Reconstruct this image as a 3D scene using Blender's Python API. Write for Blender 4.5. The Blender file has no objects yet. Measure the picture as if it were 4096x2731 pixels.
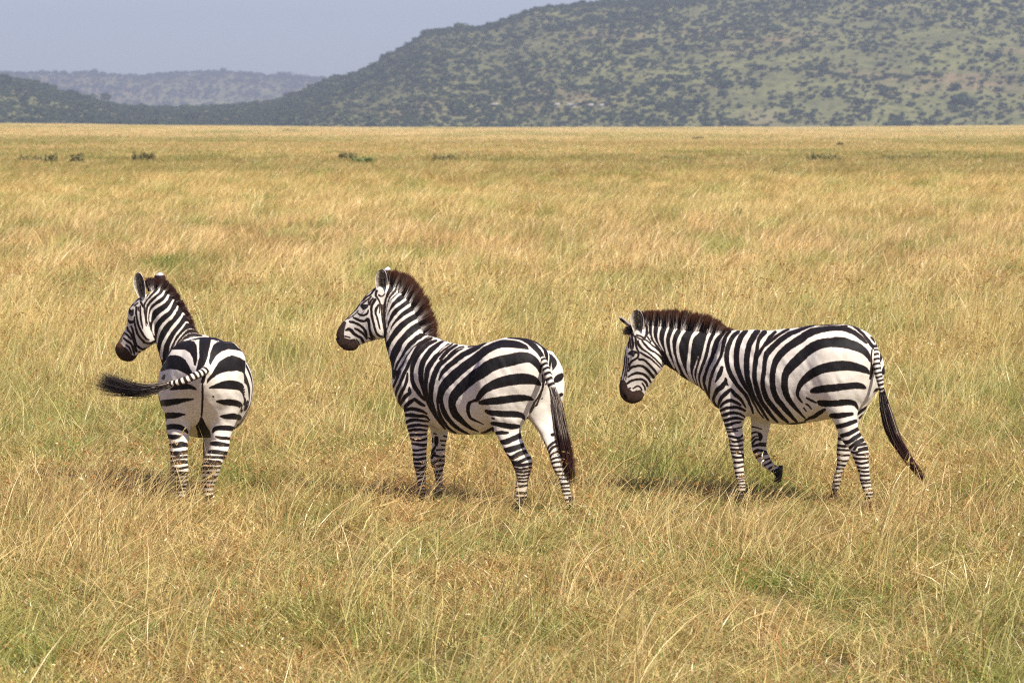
import bpy, math, random
import numpy as np
import openvdb as vdb

# ------------------------------------------------------------------ camera, world, sun
S = bpy.context.scene
F_PX, CX, CY, HORIZON, CAM_H = 12552.0, 2048.0, 1365.5, 481.0, 2.97
PITCH = math.atan((CY - HORIZON) / F_PX)
cam_d = bpy.data.cameras.new("camera")
cam = bpy.data.objects.new("camera", cam_d)
S.collection.objects.link(cam)
cam.location = (0, 0, CAM_H)
cam.rotation_euler = (math.pi / 2 - PITCH, 0, 0)
cam_d.sensor_width = 36.0
cam_d.lens = 36.0 * F_PX / 4096.0
cam_d.clip_start = 0.5
cam_d.clip_end = 40000
cam_d.dof.use_dof = True
cam_d.dof.focus_distance = 24.0
cam_d.dof.aperture_fstop = 5.6
S.camera = cam

SUN_DIR = np.array([0.53, -0.46, 0.82]); SUN_DIR /= np.linalg.norm(SUN_DIR)
SUN_EL = math.asin(SUN_DIR[2])
SUN_AZ = math.atan2(SUN_DIR[0], SUN_DIR[1])      # from +Y towards +X
world = bpy.data.worlds.new("World")
S.world = world
world.use_nodes = True
wn = world.node_tree
wn.nodes.clear()
wo = wn.nodes.new("ShaderNodeOutputWorld")
bg = wn.nodes.new("ShaderNodeBackground"); bg.inputs[1].default_value = 0.094
sky = wn.nodes.new("ShaderNodeTexSky")
sky.sky_type = 'NISHITA'; sky.sun_disc = False
sky.sun_elevation = SUN_EL; sky.sun_rotation = SUN_AZ
sky.altitude = 1500; sky.air_density = 1.0; sky.dust_density = 1.6; sky.ozone_density = 3.0
hs = wn.nodes.new("ShaderNodeHueSaturation")
hs.inputs["Hue"].default_value = 0.545; hs.inputs["Saturation"].default_value = 0.98; hs.inputs["Value"].default_value = 1.0
wn.links.new(sky.outputs[0], hs.inputs["Color"])
wn.links.new(hs.outputs[0], bg.inputs[0])
wn.links.new(bg.outputs[0], wo.inputs[0])
sd = bpy.data.lights.new("sun", 'SUN')
sd.energy = 5.0; sd.angle = math.radians(0.53); sd.color = (1.0, 0.945, 0.86)
sun = bpy.data.objects.new("sun", sd)
S.collection.objects.link(sun)
from mathutils import Vector
sun.rotation_euler = Vector(SUN_DIR).to_track_quat('Z', 'Y').to_euler()
sun.location = (20, -20, 40)
S.view_settings.view_transform = 'Standard'; S.view_settings.look = 'None'
S.view_settings.exposure = 0.55; S.view_settings.gamma = 1.0
S.view_settings.use_curve_mapping = False
S.render.engine = 'CYCLES'
S.cycles.max_bounces = 6; S.cycles.transparent_max_bounces = 8
S.cycles.diffuse_bounces = 3; S.cycles.glossy_bounces = 2; S.cycles.volume_bounces = 0
S.cycles.use_denoising = False
S.cycles.pixel_filter_type = 'BLACKMAN_HARRIS'; S.cycles.filter_width = 1.15
try: S.cycles.denoising_prefilter = 'ACCURATE'
except Exception: pass

rng = np.random.default_rng(7)
random.seed(7)
C = S.collection

# ------------------------------------------------------------------ helpers
def at(px, py, Y):
    """world point on the plane y=Y that is seen at (px,py) of the 4096 wide photograph"""
    a, b = (px - CX) / F_PX, (CY - py) / F_PX
    dy = math.cos(PITCH) + b * math.sin(PITCH)
    dz = -math.sin(PITCH) + b * math.cos(PITCH)
    t = Y / dy
    return np.array([a * t, Y, CAM_H + dz * t])

def proj(P):
    P = np.atleast_2d(P)
    q = P - np.array([0, 0, CAM_H])
    d = q[:, 1] * math.cos(PITCH) - q[:, 2] * math.sin(PITCH)
    u = q[:, 1] * math.sin(PITCH) + q[:, 2] * math.cos(PITCH)
    return CX + F_PX * q[:, 0] / d, CY - F_PX * u / d

def tag(o, label=None, cat=None, group=None, kind=None):
    if label: o["label"] = label
    if cat: o["category"] = cat
    if group: o["group"] = group
    if kind: o["kind"] = kind
    return o

def obj(name, mesh, mat=None, parent=None, loc=None):
    o = bpy.data.objects.new(name, mesh)
    C.objects.link(o)
    if mat is not None and not mesh.materials: mesh.materials.append(mat)
    if parent is not None: o.parent = parent
    if loc is not None: o.location = loc
    return o

def empty(name, loc):
    o = bpy.data.objects.new(name, None); C.objects.link(o)
    o.location = loc; o.empty_display_size = 0.3
    return o

def mesh_np(name, V, faces, smooth=True):
    """V (n,3); faces: list of int arrays (m,k)"""
    me = bpy.data.meshes.new(name)
    V = np.asarray(V, dtype=np.float32)
    loops = np.concatenate([np.asarray(f).ravel() for f in faces]).astype(np.int32)
    sizes = np.concatenate([np.full(len(f), np.asarray(f).shape[1], dtype=np.int32) for f in faces])
    me.vertices.add(len(V)); me.vertices.foreach_set("co", V.ravel())
    me.loops.add(len(loops)); me.loops.foreach_set("vertex_index", loops)
    me.polygons.add(len(sizes))
    starts = np.zeros(len(sizes), dtype=np.int32); starts[1:] = np.cumsum(sizes)[:-1]
    me.polygons.foreach_set("loop_start", starts)
    me.update(calc_edges=True)
    if smooth:
        me.polygons.foreach_set("use_smooth", np.ones(len(sizes), dtype=bool))
    return me

def fattr(me, name, vals):
    a = me.attributes.new(name, 'FLOAT', 'POINT'); a.data.foreach_set("value", np.asarray(vals, dtype=np.float32))

def cattr(me, name, rgb):
    a = me.attributes.new(name, 'FLOAT_COLOR', 'POINT')
    c = np.ones((len(rgb), 4), dtype=np.float32); c[:, :3] = rgb
    a.data.foreach_set("color", c.ravel())

class NT:
    """small node tree helper"""
    def __init__(self, name):
        self.m = bpy.data.materials.new(name); self.m.use_nodes = True
        self.t = self.m.node_tree; self.t.nodes.clear()
        self.out = self.n("ShaderNodeOutputMaterial")
    def n(self, t, **kw):
        x = self.t.nodes.new(t)
        for k, v in kw.items(): setattr(x, k, v)
        return x
    def l(self, a, b): self.t.links.new(a, b)
    def bsdf(self, rough=0.6, spec=0.3):
        b = self.n("ShaderNodeBsdfPrincipled")
        b.inputs["Roughness"].default_value = rough
        b.inputs["Specular IOR Level"].default_value = spec
        self.l(b.outputs[0], self.out.inputs[0]); return b
    def noise(self, vec, scale, detail=3, rough=0.55):
        x = self.n("ShaderNodeTexNoise"); x.inputs["Scale"].default_value = scale
        x.inputs["Detail"].default_value = detail; x.inputs["Roughness"].default_value = rough
        if vec is not None: self.l(vec, x.inputs["Vector"])
        return x.outputs["Fac"]
    def ramp(self, fac, stops, interp='LINEAR'):
        r = self.n("ShaderNodeValToRGB"); r.color_ramp.interpolation = interp
        e = r.color_ramp.elements
        while len(e) < len(stops): e.new(0.5)
        for i, (p, c) in enumerate(stops):
            e[i].position = p; e[i].color = (c[0], c[1], c[2], 1)
        self.l(fac, r.inputs[0]); return r.outputs[0]
    def mix(self, fac, a, b, mode='MIX'):
        x = self.n("ShaderNodeMix", data_type='RGBA', blend_type=mode)
        for s, v in ((0, fac), (6, a), (7, b)):
            if hasattr(v, "is_output"): self.l(v, x.inputs[s])
            elif isinstance(v, (int, float)): x.inputs[s].default_value = v
            else: x.inputs[s].default_value = (v[0], v[1], v[2], 1)
        return x.outputs[2]
    def math(self, op, a, b=0.0, c=0.0, clamp=False):
        x = self.n("ShaderNodeMath", operation=op, use_clamp=clamp)
        for i, v in enumerate((a, b, c)):
            if hasattr(v, "is_output"): self.l(v, x.inputs[i])
            else: x.inputs[i].default_value = v
        return x.outputs[0]
    def maprange(self, v, a, b, c=0.0, d=1.0, smooth=False):
        x = self.n("ShaderNodeMapRange")
        if smooth: x.interpolation_type = 'SMOOTHSTEP'
        self.l(v, x.inputs[0])
        for i, q in enumerate((a, b, c, d)): x.inputs[i + 1].default_value = q
        return x.outputs[0]
    def attr(self, name):
        x = self.n("ShaderNodeAttribute"); x.attribute_name = name; return x
    def bump(self, h, strength, dist, b):
        x = self.n("ShaderNodeBump"); x.inputs["Strength"].default_value = strength
        x.inputs["Distance"].default_value = dist
        self.l(h, x.inputs["Height"]); self.l(x.outputs[0], b.inputs["Normal"])
    def mapped(self, vec, scale):
        x = self.n("ShaderNodeMapping"); x.inputs["Scale"].default_value = scale
        self.l(vec, x.inputs["Vector"]); return x.outputs[0]

def vnoise(x, y, seed=0):
    """smooth value noise in [0,1] (numpy)"""
    x = np.asarray(x, dtype=float); y = np.asarray(y, dtype=float)
    xi = np.floor(x).astype(np.int64); yi = np.floor(y).astype(np.int64)
    fx = x - xi; fy = y - yi
    fx = fx * fx * (3 - 2 * fx); fy = fy * fy * (3 - 2 * fy)
    def h(a, b):
        n = (a * 374761393 + b * 668265263 + seed * 974634777) & 0x7fffffff
        n = ((n ^ (n >> 13)) * 1274126177) & 0x7fffffff
        return ((n ^ (n >> 16)) & 0xffff) / 65535.0
    return (h(xi, yi) * (1 - fx) + h(xi + 1, yi) * fx) * (1 - fy) + (h(xi, yi + 1) * (1 - fx) + h(xi + 1, yi + 1) * fx) * fy

def fbm(x, y, seed=0, o=4):
    s = 0; a = 0.5; t = 0
    for i in range(o):
        s = s + a * vnoise(x * 2 ** i, y * 2 ** i, seed + i); t += a; a *= 0.5
    return s / t

# ------------------------------------------------------------------ ground and hills
EDGE = 1500.0
def ground_z(x, y):
    x = np.asarray(x, dtype=float); y = np.asarray(y, dtype=float)
    d = np.maximum(y, 1.0)
    px = CX + F_PX * x / d
    tgt = np.interp(px, [-2500, 0, 700, 1400, 2000, 3300, 4096, 6500], [484, 493, 501, 508, 509, 507, 501, 486])
    he = CAM_H - (tgt - HORIZON) * EDGE / F_PX
    k = np.clip((y - 250) / (EDGE - 250), 0, 1)
    z = he * k * k * (3 - 2 * k) + 0.0 * x
    z = z + 0.10 * (fbm(x / 9 + 50, y / 9, 3) - 0.5) * np.clip((y - 34) / 30, 0, 1)
    z = np.where(y > EDGE, he - (y - EDGE) * 0.012, z)
    return z

ROWS = np.concatenate([np.linspace(-60, 10, 12), np.linspace(12, 60, 90), np.geomspace(61, EDGE, 150), np.linspace(EDGE + 20, 12000, 24)])
def grid_sheet(name):
    us = np.linspace(-1, 1, 161)
    V = []
    for y in ROWS:
        half = 40 + abs(y) * 0.6
        x = us * half
        V.append(np.stack([x, np.full_like(x, y), ground_z(x, np.full_like(x, y))], 1))
    V = np.concatenate(V); n = len(us); m = len(ROWS)
    i, j = np.meshgrid(np.arange(m - 1), np.arange(n - 1), indexing='ij')
    a = (i * n + j).ravel()
    return mesh_np(name, V, [np.stack([a, a + 1, a + n + 1, a + n], 1)])

def grass_colour(t, green_w=1.0):
    """albedo of the savanna grass as large patches on the plain (world position)"""
    g = t.n("ShaderNodeNewGeometry")
    pos = g.outputs["Position"]
    big = t.noise(t.mapped(pos, (0.55, 0.22, 0)), 1.0, 4, 0.6)
    mid = t.noise(t.mapped(pos, (1.6, 0.8, 0.0)), 1.0, 3, 0.6)
    far = t.noise(t.mapped(pos, (0.045, 0.012, 0)), 1.0, 4, 0.62)
    sep = t.n("ShaderNodeSeparateXYZ"); t.l(pos, sep.inputs[0])
    # kinds of grass that follow each other across the plain
    lg = t.math('LOGARITHM', t.math('MAXIMUM', sep.outputs[1], 8.0), 10.0)
    wob = t.math('MULTIPLY_ADD', far, 0.30, -0.15)
    band = t.maprange(t.math('ADD', lg, wob), 1.0, 3.3)
    base = t.ramp(band, [
        (0.00, (0.56, 0.475, 0.205)),
        (0.10, (0.57, 0.48, 0.205)),
        (0.16, (0.60, 0.485, 0.215)),
        (0.22, (0.65, 0.56, 0.25)),
        (0.29, (0.66, 0.55, 0.235)),
        (0.345, (0.65, 0.505, 0.225)),
        (0.38, (0.64, 0.495, 0.22)),
        (0.42, (0.65, 0.52, 0.22)),
        (0.47, (0.66, 0.525, 0.225)),
        (0.515, (0.50, 0.395, 0.155)),
        (0.58, (0.48, 0.38, 0.15)),
        (0.62, (0.64, 0.50, 0.22)),
        (0.68, (0.56, 0.44, 0.19)),
        (0.76, (0.72, 0.57, 0.30)),
        (1.00, (0.72, 0.61, 0.35))])
    green = t.math('MULTIPLY', t.maprange(big, 0.47, 0.66, 0, 1, True), 0.88 * green_w)
    c = t.mix(green, base, (0.33, 0.37, 0.10))
    rust = t.math('MULTIPLY', t.maprange(mid, 0.55, 0.75, 0, 1, True), 0.50)
    c = t.mix(rust, c, (0.54, 0.29, 0.13))
    farm = t.math('MULTIPLY', t.maprange(far, 0.50, 0.68, 0, 1, True), 0.45)
    c = t.mix(farm, c, (0.42, 0.35, 0.14))
    return c, pos

def ground_mat():
    t = NT("savanna_ground"); b = t.bsdf(0.95, 0.05)
    c, pos = grass_colour(t)
    fine = t.noise(t.mapped(pos, (6, 2.0, 1)), 1.0, 5, 0.7)
    c = t.mix(t.maprange(fine, 0.3, 0.7), t.mix(0.35, c, (0.10, 0.07, 0.035)), c)
    # soil and old litter, coloured dark nearby so gaps between tufts look shaded; farther off the sheet itself is the sward
    sp = t.n("ShaderNodeSeparateXYZ"); t.l(pos, sp.inputs[0])
    soil = t.mix(t.maprange(fine, 0.35, 0.65), (0.10, 0.065, 0.035), (0.26, 0.18, 0.09))
    c = t.mix(t.maprange(sp.outputs[1], 60, 170, 0, 1, True), soil, c)
    t.l(c, b.inputs["Base Color"])
    t.bump(fine, 0.6, 0.15, b)
    return t.m
ground = obj("ground", grid_sheet("ground"), ground_mat())
tag(ground, "wide flat plain of dry golden soil and grass litter reaching to the foot of the hills", kind="structure")

RIDGE = [(-9000, 300), (-6000, 150), (-4500, 190), (-3000, 230), (-1500, 240), (-700, 270), (-200, 290), (0, 305), (90, 315), (160, 330), (240, 358), (330, 382), (430, 405), (520, 421),
         (640, 428), (800, 426), (900, 421), (1000, 413), (1090, 400), (1170, 380), (1250, 346), (1315, 320), (1380, 302), (1437, 286),
         (1490, 262), (1524, 240), (1590, 205), (1655, 165), (1707, 133), (1770, 122), (1829, 116), (1900, 114), (1960, 111), (2010, 95), (2047, 78),
         (2110, 52), (2200, 34), (2400, 16), (2700, 2), (3000, -30), (3500, -80), (4096, -120), (5200, -160), (7500, -100), (9500, 60), (11500, 250), (13000, 330)]
def hill_z(px, t, yf, yr, ridge):
    """height and distance of the slope at image column px, t=0 foot .. 1 ridge .. 1.4 behind"""
    rp = np.interp(px, [r[0] for r in ridge], [r[1] for r in ridge])
    rp = rp + 11 + 5 * (fbm(px / 40.0, 0 * px, 5) - 0.5) + 3 * (fbm(px / 12.0, 0 * px + 9, 6) - .5)
    Y = yf + (yr - yf) * t
    hr = CAM_H + (HORIZON - rp) * yr / F_PX
    base = -(yf - EDGE) * 0.012 - 3
    s = np.where(t <= 1, np.sin(np.clip(t, 0, 1) * np.pi / 2) ** 1.25, 1 - 0.5 * (t - 1))
    x = (px - CX) / F_PX * Y
    gul = (fbm(x / 170 + 3, Y / 260, 21, 4) - 0.5) * 60 * np.clip(hr / 120, 0.1, 1) * 3.0 * np.clip(t, 0, 1) * np.clip(1 - t, 0, 1) ** 1.7
    z = base + (hr - base) * s + gul
    return x, Y, z
def hill_mesh(name, yf, yr, ridge, px0, px1, nu, nt):
    px = np.linspace(px0, px1, nu); t = np.concatenate([np.linspace(0, 1, nt), [1.1, 1.25, 1.5]])
    T, P = np.meshgrid(t, px, indexing='ij')
    x, Y, z = hill_z(P, T, yf, yr, ridge)
    V = np.stack([x.ravel(), Y.ravel(), z.ravel()], 1)
    n = nu; i, j = np.meshgrid(np.arange(len(t) - 1), np.arange(nu - 1), indexing='ij')
    a = (i * n + j).ravel()
    return mesh_np(name, V, [np.stack([a, a + 1, a + n + 1, a + n], 1)])

def hill_mat(name, sc=1.0, dark=0.0):
    t = NT(name); b = t.bsdf(0.95, 0.03)
    g = t.n("ShaderNodeNewGeometry"); pos = g.outputs["Position"]
    m = t.mapped(pos, (0.012 * sc, 0.012 * sc, 0.012 * sc))
    a = t.noise(m, 1.0, 5, 0.6)
    c = t.ramp(a, [(0.30, (0.115, 0.115, 0.05)), (0.45, (0.155, 0.155, 0.06)), (0.58, (0.19, 0.19, 0.07)), (0.75, (0.22, 0.185, 0.10))])
    r = t.noise(t.mapped(pos, (0.0045 * sc, 0.0045 * sc, 0.016 * sc)), 1.0, 4, 0.6)
    c = t.mix(t.maprange(r, 0.54, 0.68, 0, 0.6, True), c, (0.27, 0.18, 0.10))
    s = t.noise(t.mapped(pos, (0.09 * sc, 0.07 * sc, 0.09 * sc)), 1.0, 3, 0.6)
    c = t.mix(t.maprange(s, 0.46 - dark, 0.66 - dark, 0, 0.7, True), c, (0.075, 0.085, 0.03))
    t.l(c, b.inputs["Base Color"])
    t.bump(s, 0.8, 2.0, b)
    return t.m
YF, YR = 2500.0, 3600.0
hill = obj("hills", hill_mesh("hills", YF, YR, RIDGE, -9000, 13000, 1250, 70), hill_mat("hill_slope"))
tag(hill, "long wooded hill rising to the right beyond the plain, with a low spur at left", kind="structure")
FAR_RIDGE = [(-3500, 300), (-800, 285), (0, 287), (200, 290), (348, 292), (480, 298), (566, 301), (680, 294), (784, 286), (915, 287), (1045, 298), (1220, 307), (1324, 313), (1700, 330), (2500, 360), (8000, 380)]
farhill = obj("distant_hills", hill_mesh("distant_hills", 7000.0, 8200.0, FAR_RIDGE, -9000, 13000, 800, 30), hill_mat("distant_slope", 0.5, 0.02))
tag(farhill, "long flat-topped distant hill, blue with haze, between the two nearer slopes", kind="structure")

# ------------------------------------------------------------------ trees: crowns of leaf clumps
def foliage_mat(name, c1, c2):
    t = NT(name); b = t.bsdf(0.8, 0.1)
    oi = t.n("ShaderNodeObjectInfo")
    g = t.n("ShaderNodeNewGeometry")
    n = t.noise(t.mapped(g.outputs["Position"], (0.5, 0.5, 0.5)), 1.0, 2)
    f = t.math('ADD', t.math('MULTIPLY', oi.outputs["Random"], 0.7), t.math('MULTIPLY', n, 0.3))
    t.l(t.mix(f, c1, c2), b.inputs["Base Color"])
    return t.m
M_LEAF = foliage_mat("acacia_leaf", (0.035, 0.062, 0.020), (0.085, 0.115, 0.040))
def simple_mat(name, c, rough=0.8, spec=0.2, bump=None):
    t = NT(name); b = t.bsdf(rough, spec)
    g = t.n("ShaderNodeNewGeometry")
    n = t.noise(g.outputs["Position"], bump or 20.0, 3)
    t.l(t.mix(n, tuple(v * 0.75 for v in c), tuple(min(1, v * 1.2) for v in c)), b.inputs["Base Color"])
    return t.m
M_BARK = simple_mat("acacia_bark", (0.12, 0.085, 0.06))

def crown_arrays(seed, w, h, n, leaf, flat=0.55):
    r = np.random.default_rng(seed)
    nb = 7
    cen = np.stack([r.uniform(-.5, .5, nb) * w * .75, r.uniform(-.5, .5, nb) * w * .75, h * (flat + r.uniform(-.12, .22, nb))], 1)
    rad = r.uniform(.16, .30, nb) * w
    k = r.integers(0, nb, n)
    d = r.normal(size=(n, 3)); d /= np.linalg.norm(d, axis=1)[:, None]
    p = cen[k] + d * (rad[k] * r.uniform(.55, 1, n) ** .5)[:, None] * np.array([1, 1, .55])
    p[:, 2] = np.maximum(p[:, 2], h * .18)
    a = r.normal(size=(n, 3)); a /= np.linalg.norm(a, axis=1)[:, None]
    b = np.cross(a, r.normal(size=(n, 3))); b /= np.linalg.norm(b, axis=1)[:, None]
    s = leaf * r.uniform(.6, 1.3, n)[:, None]
    V = np.concatenate([p - a * s, p + b * s * .8, p + a * s, p - b * s * .8])
    idx = np.arange(n)
    return V, np.stack([idx, idx + n, idx + 2 * n, idx + 3 * n], 1)
def trunk_arrays(h, w):
    V = []; Fq = []
    def limb(p0, p1, r0, r1):
        o = len(V); ax = p1 - p0; ax = ax / np.linalg.norm(ax)
        u = np.cross(ax, [0.3, 1, 0.1]); u /= np.linalg.norm(u); v = np.cross(ax, u)
        for p, r in ((p0, r0), (p1, r1)):
            for k in range(5):
                an = 2 * math.pi * k / 5
                V.append(p + r * (math.cos(an) * u + math.sin(an) * v))
        for k in range(5): Fq.append((o + k, o + (k + 1) % 5, o + 5 + (k + 1) % 5, o + 5 + k))
    f = np.array([0.05 * w, 0, h * .35])
    limb(np.array([0., 0, -.8]), f, .05 * h, .035 * h)
    for k in range(4):
        an = k * 1.6 + .4
        limb(f, np.array([math.cos(an) * w * .28, math.sin(an) * w * .28, h * .62]), .03 * h, .012 * h)
    return np.array(V), np.array(Fq)

def gn_scatter(name, variants, pts, rot, scl, vid, mat, extra=None):
    """one object: the variant meshes and the points they stand on live in its own mesh; geometry nodes put a copy on each point"""
    Vs, Fs, isp, grp, cols = [], [], [], [], []
    o = 0
    for i, v in enumerate(variants):
        V, Fq = v[0], v[1]
        Vs.append(V); Fs.append(np.asarray(Fq) + o); o += len(V)
        isp.append(np.zeros(len(V))); grp.append(np.full(len(V), i))
        cols.append(v[2] if len(v) > 2 else np.ones((len(V), 3)))
    npt = len(pts)
    Vs.append(pts)
    me = mesh_np(name, np.concatenate(Vs), Fs, smooth=False)
    fattr(me, "is_point", np.concatenate(isp + [np.ones(npt)]))
    g = np.concatenate(grp + [vid]).astype(np.int32)
    a = me.attributes.new("gid", 'INT', 'POINT'); a.data.foreach_set("value", g)
    z = np.zeros(o)
    for nm, arr in (("rx", rot[:, 0]), ("ry", rot[:, 1]), ("rz", rot[:, 2]), ("sx", scl[:, 0]), ("sz", scl[:, 1])):
        fattr(me, nm, np.concatenate([z, arr]))
    cattr(me, "col", np.concatenate(cols + [np.ones((npt, 3))]))
    ob = obj(name, me, mat)
    ng = bpy.data.node_groups.new(name + "_nodes", 'GeometryNodeTree')
    ng.interface.new_socket("Geometry", in_out='INPUT', socket_type='NodeSocketGeometry')
    ng.interface.new_socket("Geometry", in_out='OUTPUT', socket_type='NodeSocketGeometry')
    N = ng.nodes.new; L = ng.links.new
    gi, go = N('NodeGroupInput'), N('NodeGroupOutput')
    def na(nm, ty='FLOAT'):
        x = N('GeometryNodeInputNamedAttribute'); x.data_type = ty; x.inputs[0].default_value = nm; return x.outputs[0]
    sepg = N('GeometryNodeSeparateGeometry'); sepg.domain = 'POINT'
    cmp_ = N('FunctionNodeCompare'); cmp_.data_type = 'FLOAT'; cmp_.operation = 'GREATER_THAN'
    L(na("is_point"), cmp_.inputs[0]); cmp_.inputs[1].default_value = 0.5
    L(gi.outputs[0], sepg.inputs[0]); L(cmp_.outputs[0], sepg.inputs[1])
    split = N('GeometryNodeSplitToInstances'); split.domain = 'POINT'
    L(sepg.outputs[1], split.inputs[0]); L(na("gid", 'INT'), split.inputs["Group ID"])
    iop = N('GeometryNodeInstanceOnPoints')
    L(sepg.outputs[0], iop.inputs["Points"]); L(split.outputs[0], iop.inputs["Instance"])
    iop.inputs["Pick Instance"].default_value = True
    L(na("gid", 'INT'), iop.inputs["Instance Index"])
    cr = N('ShaderNodeCombineXYZ')
    for i, nm in enumerate(("rx", "ry", "rz")): L(na(nm), cr.inputs[i])
    er = N('FunctionNodeEulerToRotation'); L(cr.outputs[0], er.inputs[0]); L(er.outputs[0], iop.inputs["Rotation"])
    cs = N('ShaderNodeCombineXYZ'); sx = na("sx"); L(sx, cs.inputs[0]); L(sx, cs.inputs[1]); L(na("sz"), cs.inputs[2])
    L(cs.outputs[0], iop.inputs["Scale"])
    L(iop.outputs[0], go.inputs[0])
    md = ob.modifiers.new("scatter", 'NODES'); md.node_group = ng
    return ob

def tree_variant(seed, w, h, n, leaf):
    V, Fq = crown_arrays(seed, w, h, n, leaf)
    V2, F2 = trunk_arrays(h, w)
    return np.concatenate([V, V2]), np.concatenate([Fq, F2 + len(V)])
tv = [tree_variant(11, 7, 4.6, 150, .8), tree_variant(12, 5, 4, 120, .7), tree_variant(13, 8.5, 5, 170, .85), tree_variant(14, 4, 3, 90, .6), tree_variant(15, 6, 6, 140, .75)]
# woodland on the nearer hill
N_T = 80000
pxs = rng.uniform(-3600, 7600, int(N_T * 3)); ts = rng.uniform(0, 1.0, len(pxs))
x, Y, z = hill_z(pxs, ts, YF, YR, RIDGE)
dens = .55 * fbm(x / 30, Y / 46, 31, 3) + .45 * fbm(x / 110, Y / 150, 33, 3)
pk = np.clip(.50 + 1.7 * (dens - .47), .14, 1) + .6 * np.clip(.09 - ts, 0, 1) * 11 * ((pxs > 300) & (pxs < 2900)) + .5 * (ts < .022) + .06 * (pxs < 2100) - (.08 + .12 * (ts < .4)) * np.clip((pxs - 2500) / 700, 0, 1) * (dens < .56)
keep = (rng.random(len(x)) < pk * .8) | (np.abs(ts - 1) < .010)
sel = np.where(keep)[0][:N_T]
P = np.stack([x, Y, z - 0.3], 1)[sel]
k = len(P)
s = rng.lognormal(-0.62, 0.40, k) * .90
wood = gn_scatter("woodland", tv, P, np.stack([np.zeros(k), np.zeros(k), rng.uniform(0, 6.28, k)], 1), np.stack([s, s * rng.uniform(.8, 1.1, k)], 1), rng.integers(0, 5, k), M_LEAF)
tag(wood, "open acacia woodland spotting the slopes of the near hill", kind="stuff")
# woodland on the distant hill
k = 13000
pxs = rng.uniform(-3400, 2600, k); ts = rng.uniform(0, 1, k)
ts[:1100] = 1.0
x, Y, z = hill_z(pxs, ts, 7000.0, 8200.0, FAR_RIDGE)
s = rng.lognormal(0.1, 0.3, k) * 1.2
wood2 = gn_scatter("distant_woodland", tv, np.stack([x, Y, z], 1), np.stack([np.zeros(k), np.zeros(k), rng.uniform(0, 6.28, k)], 1), np.stack([s, s], 1), rng.integers(0, 5, k), M_LEAF)
tag(wood2, "woodland on the blue distant hill, seen as one mottled mass", kind="stuff")

# ------------------------------------------------------------------ haze
hz = NT("haze_air")
pv = hz.n("ShaderNodeVolumePrincipled")
pv.inputs["Color"].default_value = (0.79, 0.87, 1.0, 1)
pv.inputs["Density"].default_value = 1.45e-4
pv.inputs["Anisotropy"].default_value = 0.2
hz.l(pv.outputs[0], hz.out.inputs["Volume"])
bx0, bx1, by0, by1, bz0, bz1 = -9000, 9000, -200, 12500, -160, 420
HV = np.array([(x, y, z) for x in (bx0, bx1) for y in (by0, by1) for z in (bz0, bz1)])
HF = np.array([(0, 1, 3, 2), (4, 6, 7, 5), (0, 4, 5, 1), (2, 3, 7, 6), (0, 2, 6, 4), (1, 5, 7, 3)])
haze = obj("haze", mesh_np("haze", HV, [HF], smooth=False), hz.m)
tag(haze, "thin blue summer haze over the plain and the hills", kind="stuff")

# ------------------------------------------------------------------ zebras
PXM = 523.0
VOX = 0.0072

def catmull(A, k):
    A = np.asarray(A, dtype=float); n = len(A); out = []
    for i in range(n - 1):
        p0 = A[max(i - 1, 0)]; p1 = A[i]; p2 = A[i + 1]; p3 = A[min(i + 2, n - 1)]
        for j in range(k):
            t = j / k
            out.append(.5 * ((2 * p1) + (-p0 + p2) * t + (2 * p0 - 5 * p1 + 4 * p2 - p3) * t * t + (-p0 + 3 * p1 - 3 * p2 + p3) * t ** 3))
    out.append(A[-1])
    return np.array(out)

def Lvec(yaw):
    """horizontal direction towards the near side of a body that heads left, turned away by yaw degrees"""
    a = math.radians(yaw); return np.array([-math.sin(a), -math.cos(a), 0.0])

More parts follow.
